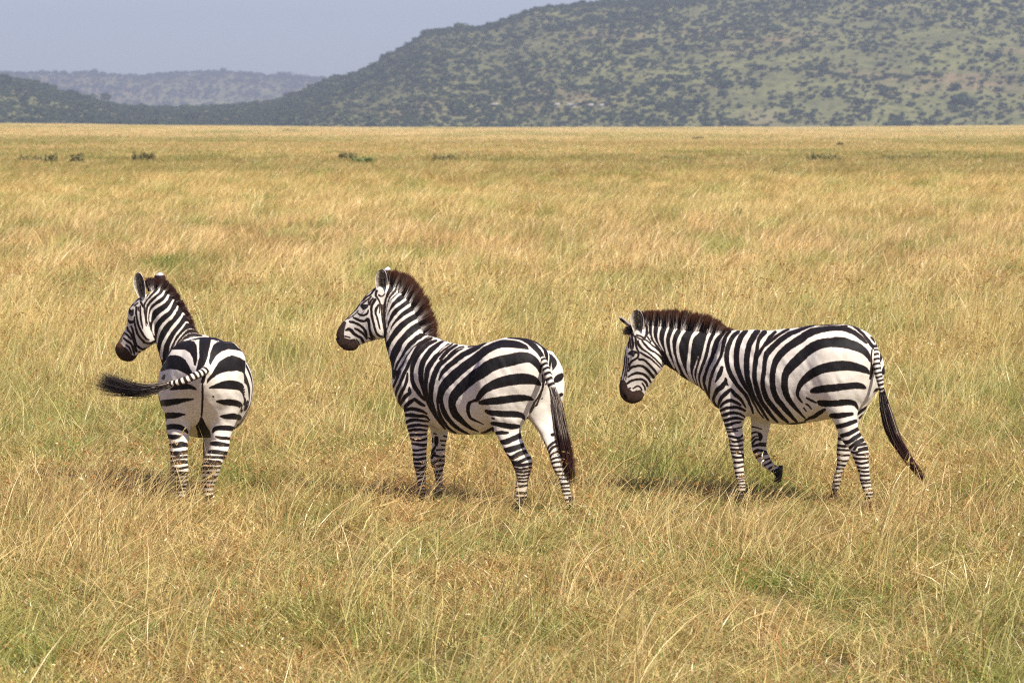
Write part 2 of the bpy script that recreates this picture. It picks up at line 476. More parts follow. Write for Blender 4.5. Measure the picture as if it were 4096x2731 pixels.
class Chain:
    """stations: (x1,y1,x2,y2,w) silhouette edges in photograph pixels, half thickness w in metres;
    each lies at depth Y with thickness along Lvec(yaw)"""
    def __init__(self, st, Ys, yaws, comp=True, k=6, seg=36, power=2.0, name=""):
        st = np.asarray(st, dtype=float); self.name = name
        E1 = np.array([at(s[0], s[1], Y) for s, Y in zip(st, Ys)])
        E2 = np.array([at(s[2], s[3], Y) for s, Y in zip(st, Ys)])
        R = (E2 - E1) / 2; Cn = (E1 + E2) / 2; w = st[:, 4].copy()
        Ls = np.array([Lvec(y) for y in yaws])
        if comp:
            for i in range(len(st)):
                v = R[i]; m = np.linalg.norm(v[[0, 2]])
                if m < 1e-5: continue
                n = v / m
                lp = abs(Ls[i][0] * n[0]) * w[i]
                f = math.sqrt(max(0.30, 1 - (lp / m) ** 2))
                R[i] = v * f
        A = catmull(np.concatenate([Cn, R, w[:, None], Ls], 1), k)
        self.C, self.R, self.w, L = A[:, 0:3], A[:, 3:6], np.maximum(A[:, 6], .004), A[:, 7:10]
        self.L = L / np.linalg.norm(L, axis=1)[:, None]
        self.seg, self.power = seg, power
    def mesh(self):
        n = self.seg; th = np.arange(n) * 2 * math.pi / n
        c, s = np.cos(th), np.sin(th); e = 2.0 / self.power
        c = np.sign(c) * np.abs(c) ** e; s = np.sign(s) * np.abs(s) ** e
        V = self.C[:, None] + c[None, :, None] * self.R[:, None] + s[None, :, None] * (self.L * self.w[:, None])[:, None]
        m = len(self.C); V = V.reshape(-1, 3)
        i, j = np.meshgrid(np.arange(m - 1), np.arange(n), indexing='ij')
        a = (i * n + j).ravel(); b = (i * n + (j + 1) % n).ravel()
        T = [np.stack([a, b, b + n], 1), np.stack([a, b + n, a + n], 1)]
        c0 = len(V); V = np.concatenate([V, self.C[:1], self.C[-1:]])
        j = np.arange(n); j2 = (j + 1) % n
        T.append(np.stack([j2, j, np.full(n, c0)], 1)); o = (m - 1) * n
        T.append(np.stack([o + j, o + j2, np.full(n, c0 + 1)], 1))
        T = np.concatenate(T)
        v = V - V.mean(0)
        vol = np.einsum('ij,ij->i', v[T[:, 0]], np.cross(v[T[:, 1]], v[T[:, 2]])).sum()
        if vol < 0: T = T[:, ::-1]
        return V.astype(np.float32), T.astype(np.uint32)

def ellipsoid_chain(px, py, rx, ry, w, Y, yaw, name=""):
    t = np.linspace(-1, 1, 9)
    st = [(px + rx * q, py - ry * math.sqrt(max(1e-4, 1 - q * q)), px + rx * q, py + ry * math.sqrt(max(1e-4, 1 - q * q)), w * math.sqrt(max(1e-4, 1 - q * q))) for q in t]
    dY = 0.0
    return Chain(st, [Y] * 9, [yaw] * 9, comp=False, k=2, name=name)

def fuse(chains, ks, groups):
    """smooth union of closed lofts through narrow band level sets; returns quads mesh"""
    meshes = [c.mesh() for c in chains]
    lo = np.min([m[0].min(0) for m in meshes], 0) - .06; hi = np.max([m[0].max(0) for m in meshes], 0) + .06
    i0 = np.floor(lo / VOX).astype(int); dim = (np.ceil(hi / VOX).astype(int) - i0 + 1)
    tr = vdb.createLinearTransform(VOX)
    HW = 7.0; BG = HW * VOX
    total = np.full(dim, BG, dtype=np.float32)
    for gi, g in enumerate(groups):
        acc = None
        for ci in g:
            V, T = meshes[ci]
            gr = vdb.FloatGrid.createLevelSetFromPolygons(V, triangles=T, transform=tr, halfWidth=HW)
            # work in the sub box of this loft only
            a = np.maximum(np.floor((V.min(0) - .055) / VOX).astype(int) - i0, 0)
            b = np.minimum(np.ceil((V.max(0) + .055) / VOX).astype(int) - i0 + 1, dim)
            arr = np.empty(b - a, dtype=np.float32)
            gr.copyToArray(arr, ijk=tuple(int(q) for q in (a + i0)))
            sl = tuple(slice(int(p), int(q)) for p, q in zip(a, b))
            cur = total[sl]; k = ks[ci]
            h = np.maximum(k - np.abs(cur - arr), 0) / k
            h = h * h * k * .25
            h[(cur >= BG * .999) | (arr >= BG * .999)] = 0
            total[sl] = np.maximum(np.minimum(cur, arr) - h, -BG)
    for _ in range(2):
        for ax in range(3):
            total = (np.roll(total, 1, ax) + 2 * total + np.roll(total, -1, ax)) * .25
    out = vdb.FloatGrid(BG)
    out.copyFromArray(total, ijk=tuple(int(q) for q in i0), tolerance=0.0)
    out.transform = tr
    P, Q = out.convertToQuads(0.0)
    P = np.asarray(P, dtype=float); Q = np.asarray(Q)[:, ::-1].astype(np.int64)
    # keep the largest piece orientation: make volume positive
    v = P - P.mean(0)
    vol = np.einsum('ij,ij->i', v[Q[:, 0]], np.cross(v[Q[:, 1]], v[Q[:, 2]])).sum()
    if vol < 0: Q = Q[:, ::-1]
    return P, Q

def vnormals(P, Q):
    n = np.cross(P[Q[:, 2]] - P[Q[:, 0]], P[Q[:, 3]] - P[Q[:, 1]])
    N = np.zeros_like(P)
    for k in range(4): np.add.at(N, Q[:, k], n)
    return N / (np.linalg.norm(N, axis=1)[:, None] + 1e-12)

# ---- coat pattern, plus a painted shadow under a tail and dark clefts: strokes and patches measured on the animals, distances in photograph pixels
def strokes(txt, ox, oy, sc):
    """lines 'B|W x,y,w x,y,w ...' or 'P x,y x,y ...' -> list of (kind, array in px)"""
    out = []
    for ln in txt.strip().splitlines():
        ln = ln.split('#')[0].strip()
        if not ln: continue
        kd = 'B'
        if ln[0] in 'BWPQ': kd, ln = ln[0], ln[1:].strip()
        pts = []
        lastw = 20
        for tk in ln.split():
            v = [float(q) for q in tk.split(',')]
            if kd in 'PQ': pts.append((ox + v[0] / sc, oy + v[1] / sc, 0))
            else:
                if len(v) < 3: v.append(lastw)
                lastw = v[2]
                pts.append((ox + v[0] / sc, oy + v[1] / sc, v[2] / sc * (.99 if kd == 'W' else 1)))
        if len(pts) == 1: pts.append((pts[0][0] + .5, pts[0][1], pts[0][2]))
        A = np.array(pts)
        if kd in 'BW' and len(A) > 2: A = catmull(A, 4)
        out.append((kd, A))
    return out

def eval_strokes(S_, X, Y):
    f = np.full(len(X), 12.0)
    for kd, A in S_:
        pad = 14 + A[:, 2].max() / 2
        m = np.where((X > A[:, 0].min() - pad) & (X < A[:, 0].max() + pad) & (Y > A[:, 1].min() - pad) & (Y < A[:, 1].max() + pad))[0]
        if not len(m): continue
        x, y = X[m], Y[m]
        if kd in 'BW':
            d = np.full(len(m), 1e9)
            for a, b in zip(A[:-1], A[1:]):
                ux, uy = b[0] - a[0], b[1] - a[1]
                t = np.clip(((x - a[0]) * ux + (y - a[1]) * uy) / (ux * ux + uy * uy + 1e-9), 0, 1)
                q = np.hypot(x - a[0] - t * ux, y - a[1] - t * uy) - (a[2] + t * (b[2] - a[2])) / 2
                d = np.minimum(d, q)
        else:
            d = np.full(len(m), 1e9); ins = np.zeros(len(m), bool)
            n = len(A)
            for i in range(n):
                a, b = A[i], A[(i + 1) % n]
                ux, uy = b[0] - a[0], b[1] - a[1]
                t = np.clip(((x - a[0]) * ux + (y - a[1]) * uy) / (ux * ux + uy * uy + 1e-9), 0, 1)
                d = np.minimum(d, np.hypot(x - a[0] - t * ux, y - a[1] - t * uy))
                c = (a[1] > y) != (b[1] > y)
                ins ^= c & (x < (b[0] - a[0]) * (y - a[1]) / (b[1] - a[1] + 1e-12) + a[0])
            d = np.where(ins, -d, d)
        if kd in 'BP': f[m] = np.minimum(f[m], d)
        else: f[m] = np.maximum(f[m], -d)
    return f

def coat_mat():
    t = NT("zebra_coat"); b = t.bsdf(0.62, 0.18)
    tc = t.n("ShaderNodeTexCoord"); o = tc.outputs["Object"]
    st = t.attr("stripe").outputs["Fac"]; mz = t.attr("muzzle").outputs["Fac"]; ru = t.attr("rust").outputs["Fac"]; leg = t.attr("low").outputs["Fac"]
    fine = t.noise(o, 260.0, 2, 0.6); mid = t.noise(o, 55.0, 2, 0.5)
    j = t.math('ADD', t.math('MULTIPLY_ADD', fine, 3.6, -1.8), t.math('MULTIPLY_ADD', mid, 2.4, -1.2))
    fac = t.maprange(t.math('ADD', st, j), 0.2, 2.5, 0, 1, True)
    dirt = t.noise(o, 4.5, 4, 0.6)
    hair = t.noise(t.mapped(o, (180, 180, 60)), 1.0, 2, 0.6)
    white = t.mix(t.maprange(dirt, .35, .7), (0.80, 0.745, 0.63), (0.70, 0.62, 0.49))
    white = t.mix(t.maprange(hair, .3, .7, 0, .35), white, (0.56, 0.49, 0.40))
    white = t.mix(t.math('MULTIPLY', leg, t.maprange(mid, .35, .65)), white, (0.46, 0.34, 0.21))
    black = t.mix(t.maprange(hair, .35, .8), (0.006, 0.0055, 0.006), (0.018, 0.013, 0.011))
    # brown fringe on the edges of the dark stripes
    fr = t.maprange(st, -4.0, 0.5, 0, 0.55, True)
    black = t.mix(fr, black, (0.055, 0.026, 0.014))
    c = t.mix(fac, black, white)
    mzf = t.maprange(t.math('ADD', mz, j), -1.5, 2.5, 1, 0, True)
    c = t.mix(mzf, c, t.mix(t.maprange(hair, .3, .75), (0.026, 0.015, 0.010), (0.080, 0.045, 0.030)))
    ruf = t.maprange(t.math('ADD', ru, j), -5.0, 3.0, 1, 0, True)
    c = t.mix(t.math('MULTIPLY', ruf, 0.85), c, (0.20, 0.075, 0.026))
    pit = t.maprange(t.attr("pit").outputs["Fac"], -1.5, 1.0, 0.0, 1.0, True)
    c = t.mix(pit, (0.006, 0.004, 0.004), c)
    t.l(c, b.inputs["Base Color"])
    b.inputs["Sheen Weight"].default_value = 0.0
    b.inputs["Sheen Roughness"].default_value = 0.4
    crease = t.noise(t.mapped(o, (9, 9, 16)), 1.0, 4, 0.6)
    h = t.math('ADD', t.math('MULTIPLY', hair, 0.25), t.math('MULTIPLY', crease, 1.0))
    t.bump(h, 0.30, 0.012, b)
    return t.m
M_COAT = coat_mat()
def hair_mat():
    t = NT("zebra_hair"); b = t.bsdf(0.6, 0.25)
    t.l(t.attr("col").outputs["Color"], b.inputs["Base Color"])
    return t.m
M_HAIR = hair_mat()
M_HOOF = simple_mat("hoof_horn", (0.035, 0.028, 0.024), 0.45, 0.4, 60)
def eye_mat():
    t = NT("eye_gloss"); b = t.bsdf(0.06, 0.8)
    b.inputs["Base Color"].default_value = (0.012, 0.006, 0.004, 1); return t.m
M_EYE = eye_mat()

def blades(roots, tips, bend, width, col_a, col_b, r, nseg=3):
    """tapered hair strands; returns mesh arrays"""
    n = len(roots); ax = tips - roots; ln = np.linalg.norm(ax, axis=1)
    side = np.cross(ax, r.normal(size=(n, 3))); side /= np.linalg.norm(side, axis=1)[:, None] + 1e-9
    V = []; Cc = []
    w = width * r.uniform(.6, 1.2, n)
    for k in range(nseg):
        t = k / nseg
        p = roots + ax * t + bend * (t * t)[..., None] if np.ndim(t) else roots + ax * t + bend * (t * t)
        wk = (w * (1 - t * .75))[:, None]
        V += [p - side * wk, p + side * wk]
        c = col_a * (1 - t) + col_b * t
        Cc += [c, c]
    V.append(tips + bend); Cc.append(col_b)
    V = np.concatenate(V); Cc = np.concatenate(Cc)
    i = np.arange(n); F4 = []
    for k in range(nseg - 1):
        a = i + 2 * k * n
        F4.append(np.stack([a, a + n, a + 3 * n, a + 2 * n], 1))
    a = i + 2 * (nseg - 1) * n
    return V, Cc, [np.concatenate(F4), np.stack([a, a + n, a + 2 * n], 1)]

def hair_obj(name, V, Cc, Fs, root, loc):
    me = mesh_np(name, V - loc, Fs, smooth=False); cattr(me, "col", Cc)
    return obj(name, me, M_HAIR, root)

def make_ear(base, tip, side, open_dir, width, back_col, root, loc, r, inner=(0.30, 0.25, 0.18)):
    """leaf shaped cupped ear with thickness and inner hair"""
    nu, nv = 13, 16
    ax = tip - base; side = side / np.linalg.norm(side); od = open_dir / np.linalg.norm(open_dir)
    us = np.linspace(-1, 1, nu); vs = np.linspace(0, 1, nv)
    V = []; Cc = []
    for lay in (0, 1):
        for v in vs:
            w = width * (.42 + .58 * math.sin(min(1, v * 1.25 + .12) * math.pi / 2)) * math.sqrt(max(0, 1 - max(0, (v - .45) / .55) ** 2.2)) 
            w = max(w * 1.3, .0008)
            for u in us:
                cup = (u * u) * w * .75 - .35 * w
                p = base + ax * v + side * (u * w) + od * cup - od * (.007 * lay)
                V.append(p)
                if lay == 0:
                    n = r.uniform(.5, 1.25)
                    c = np.array(inner) * n * (1.15 if abs(u) > .55 else .8)
                    if abs(u) > .93 or v > .95: c = np.array((.62, .56, .48))
                    if u > .80 and abs(u) < .93: c = np.array((.03, .02, .015))
                    if abs(u - .1) < .3 and v < .62 and v > .12: c = np.array((.05, .035, .025)) * n
                else:
                    c = np.array(back_col(v, u))
                Cc.append(c)
    V = np.array(V); Cc = np.array(Cc); N = nu * nv
    Fs = []
    for lay in (0, 1):
        for j in range(nv - 1):
            for i in range(nu - 1):
                a = lay * N + j * nu + i
                q = (a, a + 1, a + nu + 1, a + nu)
                Fs.append(q if lay else q[::-1])
    for j in range(nv - 1):
        for i in (0, nu - 1):
            a = j * nu + i; Fs.append((a, a + nu, a + nu + N, a + N))
    me = mesh_np("ear", V - loc, [np.array(Fs)]); cattr(me, "col", Cc)
    e = obj("ear", me, M_HAIR, root)
    # hair tufts inside the ear
    n = 260
    u = r.uniform(-.9, .9, n); v = r.uniform(.05, .9, n)
    w = width * .8
    rt = base + ax * v[:, None] + side * (u * w * (1 - v * .3))[:, None] + od * ((u * u) * w * .5 - .3 * w)[:, None]
    tp = rt + ax * .10 + side * (-u * w * .5)[:, None] + od * .012
    c = np.array((.42, .36, .27)) * r.uniform(.3, 1.3, n)[:, None]
    hv, hc, hf = blades(rt, tp, np.zeros((n, 3)), .0014, c * .6, c, r, 2)
    h = hair_obj("ear_hair", hv, hc, hf, e, loc)
    return e

def build_zebra(D):
    r = np.random.default_rng(D["seed"])
    chains = D["chains"]
    P, Q = fuse(chains, D["ks"], [list(range(len(chains)))])
    N = vnormals(P, Q)
    loc = D["loc"]
    root = empty("zebra", loc); tag(root, D["label"], "zebra", "zebras standing in the tall grass")
    # nearest chain ring for every vertex (normalised by ring size)
    best = np.full(len(P), 1e9); which = np.zeros(len(P), int); cen = np.zeros_like(P); Ln = np.zeros_like(P); par = np.zeros(len(P))
    for ci, c in enumerate(chains):
        m = len(c.C)
        lo = (c.C - np.linalg.norm(c.R, axis=1)[:, None]).min(0) - .12; hi = (c.C + np.linalg.norm(c.R, axis=1)[:, None]).max(0) + .12
        ix = np.where(((P > lo - c.w.max()) & (P < hi + c.w.max())).all(1))[0]
        if not len(ix): continue
        rr = np.maximum(np.linalg.norm(c.R, axis=1), .01)
        for st in range(0, len(ix), 20000):
            sub = ix[st:st + 20000]
            d = P[sub][:, None] - c.C[None]
            lat = np.einsum('nmk,mk->nm', d, c.L)
            Rn = c.R / rr[:, None]
            ver = np.einsum('nmk,mk->nm', d, Rn)
            res = (d ** 2).sum(2) - lat ** 2 - ver ** 2
            e = np.sqrt((lat / c.w) ** 2 + (ver / rr) ** 2) * np.minimum(rr, c.w) + np.sqrt(np.maximum(res, 0)) * .9 - np.minimum(rr, c.w)
            k = e.argmin(1); v = e[np.arange(len(sub)), k]
            b = v < best[sub]
            s2 = sub[b]; best[s2] = v[b]; which[s2] = ci; cen[s2] = c.C[k[b]]; Ln[s2] = c.L[k[b]]; par[s2] = k[b] / m
    names = np.array([c.name for c in chains])
    nm = names[which]
    G = P.copy()
    mir = np.isin(nm, D["mirror"])
    if mir.any():
        c0 = cen.copy(); L0 = Ln.copy()
        hh = np.isin(nm, ["trunk", "haunch"]) if D.get("plane") else np.zeros(len(P), bool)
        if D.get("plane"):
            c0[hh] = D["plane"][0]; L0[hh] = D["plane"][1]
        s = np.einsum('ij,ij->i', P - c0, L0)
        f = mir & (s < 0)
        G[f] = P[f] - 2 * s[f][:, None] * L0[f]
    X, Y = proj(G)
    X = X + 1.6 * (vnoise(G[:, 0] * 55, G[:, 2] * 55, 3) - .5); Y = Y + 1.6 * (vnoise(G[:, 0] * 55 + 40, G[:, 2] * 55, 4) - .5)
    st = eval_strokes(D["coat"], X, Y)
    far = np.isin(nm, D["farset"])
    if far.any() and D.get("coat_far"):
        st[far] = eval_strokes(D["coat_far"], X[far], Y[far])
    if D.get("donor"):
        vis = D["donor"](P, N, nm, X, Y, st)
        st = vis
    mz = eval_strokes(D["muzzle"], X, Y)
    head = np.isin(nm, ["head", "neck"])
    mz[~head] = 12
    ru = eval_strokes(D["rust"], X, Y) if D.get("rust") else np.full(len(P), 12.0)
    ru[~head] = 12
    # soft relief: muscles and folds on trunk, shoulder and haunch; nostrils and mouth on the head
    body_m = ~np.isin(nm, ["head"])
    rel = (fbm(G[:, 0] * 7 + 11, G[:, 2] * 6, 71, 3) - .5) * .020 + (vnoise(G[:, 0] * 26 + G[:, 2] * 14, G[:, 2] * 7, 72) - .5) * .005
    P = P + N * (rel * np.where(body_m, np.where(P[:, 2] > .55, 1, .35), .25))[:, None]
    dn = eval_strokes(D["nostril"], X, Y)
    P = P - N * (np.clip(1 - np.maximum(dn + 1, 0) / 3.5, 0, 1) * .011 * (nm == "head"))[:, None]
    dm = eval_strokes(D["mouth"], X, Y)
    P = P - N * (np.clip(1 - np.abs(dm) / 2.6, 0, 1) * .006 * (nm == "head"))[:, None]
    mz = np.where((dn < .5) & (nm == "head"), -12, mz)
    fattr_dark = np.where(nm == "head", np.minimum(dn, dm), 12)
    me = mesh_np("body", P - loc, [Q]); fattr(me, "pit", fattr_dark)
    fattr(me, "stripe", st); fattr(me, "muzzle", mz); fattr(me, "rust", ru)
    fattr(me, "low", np.clip((.42 - (P[:, 2] - 0)) / .4, 0, 1) * .7)
    body = obj("body", me, M_COAT, root)
    # eyes
    def surf(px, py, near=True):
        X1, Y1 = proj(P); d = np.hypot(X1 - px, Y1 - py)
        m = np.where((d < 5) & (N[:, 1] < 0.1) & np.isin(nm, ["head"]))[0]
        if not len(m): m = np.where(np.isin(nm, ["head"]))[0][np.argsort(d[np.isin(nm, ["head"])])[:5]]
        return m[np.argmin(P[m, 1])]
    ei = surf(*D["eye"])
    for sgn in (1, -1):
        p = P[ei]; n_ = N[ei]
        if sgn < 0:
            s = (p - cen[ei]) @ Ln[ei]; p = p - 2 * s * Ln[ei]; n_ = n_ - 2 * (n_ @ Ln[ei]) * Ln[ei]
        u = np.linspace(0, math.pi, 9); v = np.arange(14) * 2 * math.pi / 14
        hd = D["headdir"]
        hd = hd / np.linalg.norm(hd); up = np.cross(hd, n_); up /= np.linalg.norm(up)
        EV = []
        for a in u:
            for b_ in v:
                q = math.sin(a) * math.cos(b_) * hd * .021 + math.sin(a) * math.sin(b_) * up * .015 + math.cos(a) * n_ * .013
                EV.append(p - n_ * .004 + q)
        EF = [(i * 14 + j, i * 14 + (j + 1) % 14, (i + 1) * 14 + (j + 1) % 14, (i + 1) * 14 + j) for i in range(8) for j in range(14)]
        eye = obj("eye", mesh_np("eye", np.array(EV) - loc, [np.array(EF)]), M_EYE, root)
        # eyelashes / lid fold
        m = 40; a = r.uniform(-1.1, 1.1, m)
        rt = p + n_ * .008 + hd * (np.sin(a) * .02)[:, None] * 1.0 - up * (np.cos(a) * .013)[:, None] * D.get("lidsgn", 1)
        tp = rt + n_ * .012 - up * .010 * D.get("lidsgn", 1) + hd * (a * .006)[:, None]
        hv, hc, hf = blades(rt, tp, np.zeros((m, 3)), .0012, np.full((m, 3), .01), np.full((m, 3), .02), r, 2)
        hair_obj("eyelash", hv, hc, hf, eye, loc)
    # hooves
    for (x1, y1, x2, y2, Yh, yaw) in D["hooves"]:
        a = at((x1 + x2) / 2, (y1 + y2) / 2, Yh); a[2] = a[2] if y1 < 1950 else 0.0; hw = (x2 - x1) / 2 / PXM
        f = -np.array([math.cos(math.radians(yaw)), -math.sin(math.radians(yaw)), 0]) if D["headingleft"] else np.array([0, 1, 0.])
        l = Lvec(yaw) if D["headingleft"] else np.array([1., 0, 0])
        rings = [(.125, hw * .60, hw * .60, -.006), (.085, hw * .72, hw * .70, 0.0), (.05, hw * .85, hw * .80, .006), (.0, hw * 1.05, hw * .95, .022), (-.004, hw * .9, hw * .8, .022)]
        HVv = []
        for z_, ra, rb, sh in rings:
            for k in range(18):
                an = 2 * math.pi * k / 18
                HVv.append(a + f * (math.cos(an) * ra + sh) + l * math.sin(an) * rb + np.array([0, 0, z_]))
        HFf = [(i * 18 + k, i * 18 + (k + 1) % 18, (i + 1) * 18 + (k + 1) % 18, (i + 1) * 18 + k) for i in range(4) for k in range(18)]
        obj("hoof", mesh_np("hoof", np.array(HVv) - loc, [np.array(HFf)]), M_HOOF, root)
    # ears
    for (b_, t_, sd_, od_, w_, kind) in D["ears"]:
        if kind == 'dark':
            bc = lambda v, u: (.68, .64, .58) if v > .80 else ((.035, .016, .012) if v > .42 else ((.6, .55, .5) if (int(u * 6 + 20) % 2) else (.03, .02, .02)))
        else:
            bc = lambda v, u: (.66, .62, .56) if (v > .86 or v < .35) else ((.04, .025, .02) if v > .6 else (.6, .55, .48))
        make_ear(b_, t_, sd_, od_, w_, bc, root, loc, r)
    # mane
    mn = D["mane"]   # list of (px,py, tipx,tipy, Y)
    A = catmull(np.array(mn["pts"], float), 24)
    n = mn["n"]
    tt = np.sort(r.uniform(0, len(A) - 1.001, n)); i0 = tt.astype(int); fr = (tt - i0)[:, None]
    B = A[i0] * (1 - fr) + A[i0 + 1] * fr
    Lm = np.array([Lvec(y) for y in B[:, 5]])
    rp = np.array([at(b[0], b[1], b[4]) for b in B]); tpt = np.array([at(b[2], b[3], b[4]) for b in B])
    ax = tpt - rp
    lat = r.normal(0, .011, n)[:, None] * Lm
    # sit root on the crest: a little inside
    along = np.gradient(rp, axis=0); along /= np.linalg.norm(along, axis=1)[:, None] + 1e-9
    rag = 0.90 + 0.16 * (vnoise(tt * .9, tt * 0, 5) - .5) * 2 + r.uniform(-.14, .06, n)
    tuft = (vnoise(tt * 1.3, tt * 0, 8) - .5)
    root_p = rp - ax * .22 + lat
    tip_p = rp + ax * rag[:, None] + lat * 1.3 + along * ((tuft * .035 + r.normal(0, .008, n))[:, None]) 
    Xr, Yr = proj(rp - ax * .22)
    sv = eval_strokes(D["coat"], Xr, Yr)
    fw = (np.clip(sv / 3 + .5, 0, 1))[:, None]
    brown = np.array(mn.get("tipcol", (.10, .045, .02)))
    jit = r.uniform(.55, 1.35, n)[:, None]
    ca = (np.array((.011, .008, .008)) * (1 - fw) + np.array((.72, .66, .57)) * fw) * r.uniform(.8, 1.1, n)[:, None]
    mid = (np.array((.020, .010, .008)) * (1 - fw) + np.array((.55, .46, .38)) * fw)
    tipc = brown * jit
    # three tone strands: split in lower and upper piece so that white roots fade near the middle
    cut = r.uniform(.42, .62, n)[:, None]
    midp = root_p + (tip_p - root_p) * cut
    v1, c1, f1 = blades(root_p, midp, np.zeros((n, 3)), mn.get("w", .0030), ca, mid, r, 2)
    lowdark = np.array((.022, .010, .007)) * jit
    v2, c2, f2 = blades(midp - (tip_p - root_p) * .12, tip_p, r.normal(0, .003, (n, 3)), mn.get("w", .0030) * .9, lowdark * (1 - fw * .3) + mid * fw * .3, tipc, r, 3)
    V = np.concatenate([v1, v2]); Cc = np.concatenate([c1, c2]); o = len(v1)
    hair_obj("mane", V, Cc, [f1[0], f1[1], f2[0] + o, f2[1] + o], root, loc)
    if D.get("forelock"):
        fx, fy, tx, ty, fY, fn, sp = D["forelock"]
        b_ = at(fx, fy, fY); t_ = at(tx, ty, fY)
        rt = b_ + r.normal(0, sp * .5, (fn, 3)); tp = t_ + (rt - b_) * 1.6 + r.normal(0, .010, (fn, 3))
        cA = np.full((fn, 3), .012); cB = np.array((.05, .025, .015)) * r.uniform(.4, 1.4, fn)[:, None]
        hv, hc, hf = blades(rt, tp, np.zeros((fn, 3)), .002, cA, cB, r, 3)
        hair_obj("forelock", hv, hc, hf, root, loc)
    # tail
    td = D["tail"]
    A = catmull(np.array([list(at(p[0], p[1], p[3])) + [p[2] / PXM] for p in td["dock"]]), 8)
    nr = 16; TV = []; 
    for i in range(len(A)):
        a = A[i, :3]; d = A[min(i + 1, len(A) - 1), :3] - A[max(i - 1, 0), :3]; d /= np.linalg.norm(d)
        u = np.cross(d, [0, 1, 0.01]); u /= np.linalg.norm(u); v = np.cross(d, u)
        for k in range(nr):
            an = 2 * math.pi * k / nr; TV.append(a + A[i, 3] * (math.cos(an) * u + math.sin(an) * v))
    TV = np.array(TV); m = len(A)
    TF = [(i * nr + k, i * nr + (k + 1) % nr, (i + 1) * nr + (k + 1) % nr, (i + 1) * nr + k) for i in range(m - 1) for k in range(nr)]
    TF.append((0, 0, 0, 0)); TF.pop()
    me = mesh_np("tail", TV - loc, [np.array(TF)])
    s_ = np.repeat(np.arange(m) / (m - 1), nr); ang = np.tile(np.arange(nr) / nr * 2 * math.pi, m)
    # ringed stripes, dark line down the middle, breaking up towards the tuft
    ph = s_ * td["rings"] * 2 * math.pi + .5 * np.sin(ang * 2 + 1)
    stp = np.sin(ph) * 5 + 1.0
    dl = (np.abs(np.sin(ang / 2 + td.get("line", .9))) - .25) * 14
    stp = np.minimum(stp, dl)
    fattr(me, "stripe", stp); fattr(me, "muzzle", np.full(len(TV), 12.)); fattr(me, "rust", np.full(len(TV), 12.)); fattr(me, "low", np.full(len(TV), .35)); fattr(me, "pit", np.full(len(TV), 12.))
    tail = obj("tail", me, M_COAT, root)
    n = td["n"]
    Tt = catmull(np.array([list(at(p[0], p[1], p[3])) + [p[2] / PXM] for p in td["tuft"]]), 10)
    V = []; Cc = []; Fs4 = []; Fs3 = []; o = 0
    m = len(Tt); K = 9
    st0 = r.uniform(0, .45, n) ** 1.2; ln = r.uniform(.45, 1.0, n); en = np.minimum(st0 + ln, r.uniform(.86, 1.0, n))
    off = r.normal(size=(n, 3)); off /= np.linalg.norm(off, axis=1)[:, None]; off *= (r.uniform(0, 1, n) ** .6)[:, None]
    ph1 = r.uniform(0, 6.28, n)
    drift = r.normal(0, td.get("drift", .02), (n, 3)) * np.array([1, .6, 1]); pts = []
    for k in range(K):
        q = st0 + (en - st0) * k / (K - 1); fi = q * (m - 1.001); i0 = fi.astype(int); fr = (fi - i0)[:, None]
        B = Tt[i0] * (1 - fr) + Tt[i0 + 1] * fr
        spread = B[:, 3][:, None] * (1 + .25 * np.sin(ph1 + q * 6)[:, None])
        clump = 1 - .25 * q[:, None]
        pts.append(B[:, :3] + drift * (q * q)[:, None] + off * spread * clump + (r.normal(0, .002, (n, 3)) * k / K))
    pts = np.array(pts)
    side = np.cross(pts[-1] - pts[0], r.normal(size=(n, 3))); side /= np.linalg.norm(side, axis=1)[:, None]
    w = .0020 * r.uniform(.6, 1.3, n)
    base = td.get("col", (.016, .012, .011)); brown = np.array(td.get("tip", (.05, .02, .015)))
    grey = (r.random(n) < td.get("grey", .3)) & (st0 < .25)
    rj = r.uniform(.5, 1.5, n)[:, None]
    for k in range(K):
        wk = (w * (1 - .85 * k / (K - 1)))[:, None]
        V += [pts[k] - side * wk, pts[k] + side * wk]
        q = (st0 + (en - st0) * k / (K - 1))[:, None]
        c = np.array(base) * rj * (1 - q) + brown * rj * q
        g = grey[:, None] & (q < .45)
        c = np.where(g, np.array((.38, .31, .23)) * (.5 + .5 * rj), c)
        Cc += [c, c]
    V = np.concatenate(V); Cc = np.concatenate(Cc); i = np.arange(n)
    Fs4 = np.concatenate([np.stack([i + 2 * k * n, i + (2 * k + 1) * n, i + (2 * k + 3) * n, i + (2 * k + 2) * n], 1) for k in range(K - 1)])
    hair_obj("tail_tuft", V, Cc, [Fs4], tail, loc)
    return root

def z3(ox, oy, sc, rows):
    """rows 'x1,y1 x2,y2 w' in an enlarged view -> stations in px"""
    out = []
    for ln in rows.strip().splitlines():
        a, b, w = ln.split()[:3]
        x1, y1 = map(float, a.split(',')); x2, y2 = map(float, b.split(','))
        out.append((ox + x1 / sc, oy + y1 / sc, ox + x2 / sc, oy + y2 / sc, float(w)))
    return out

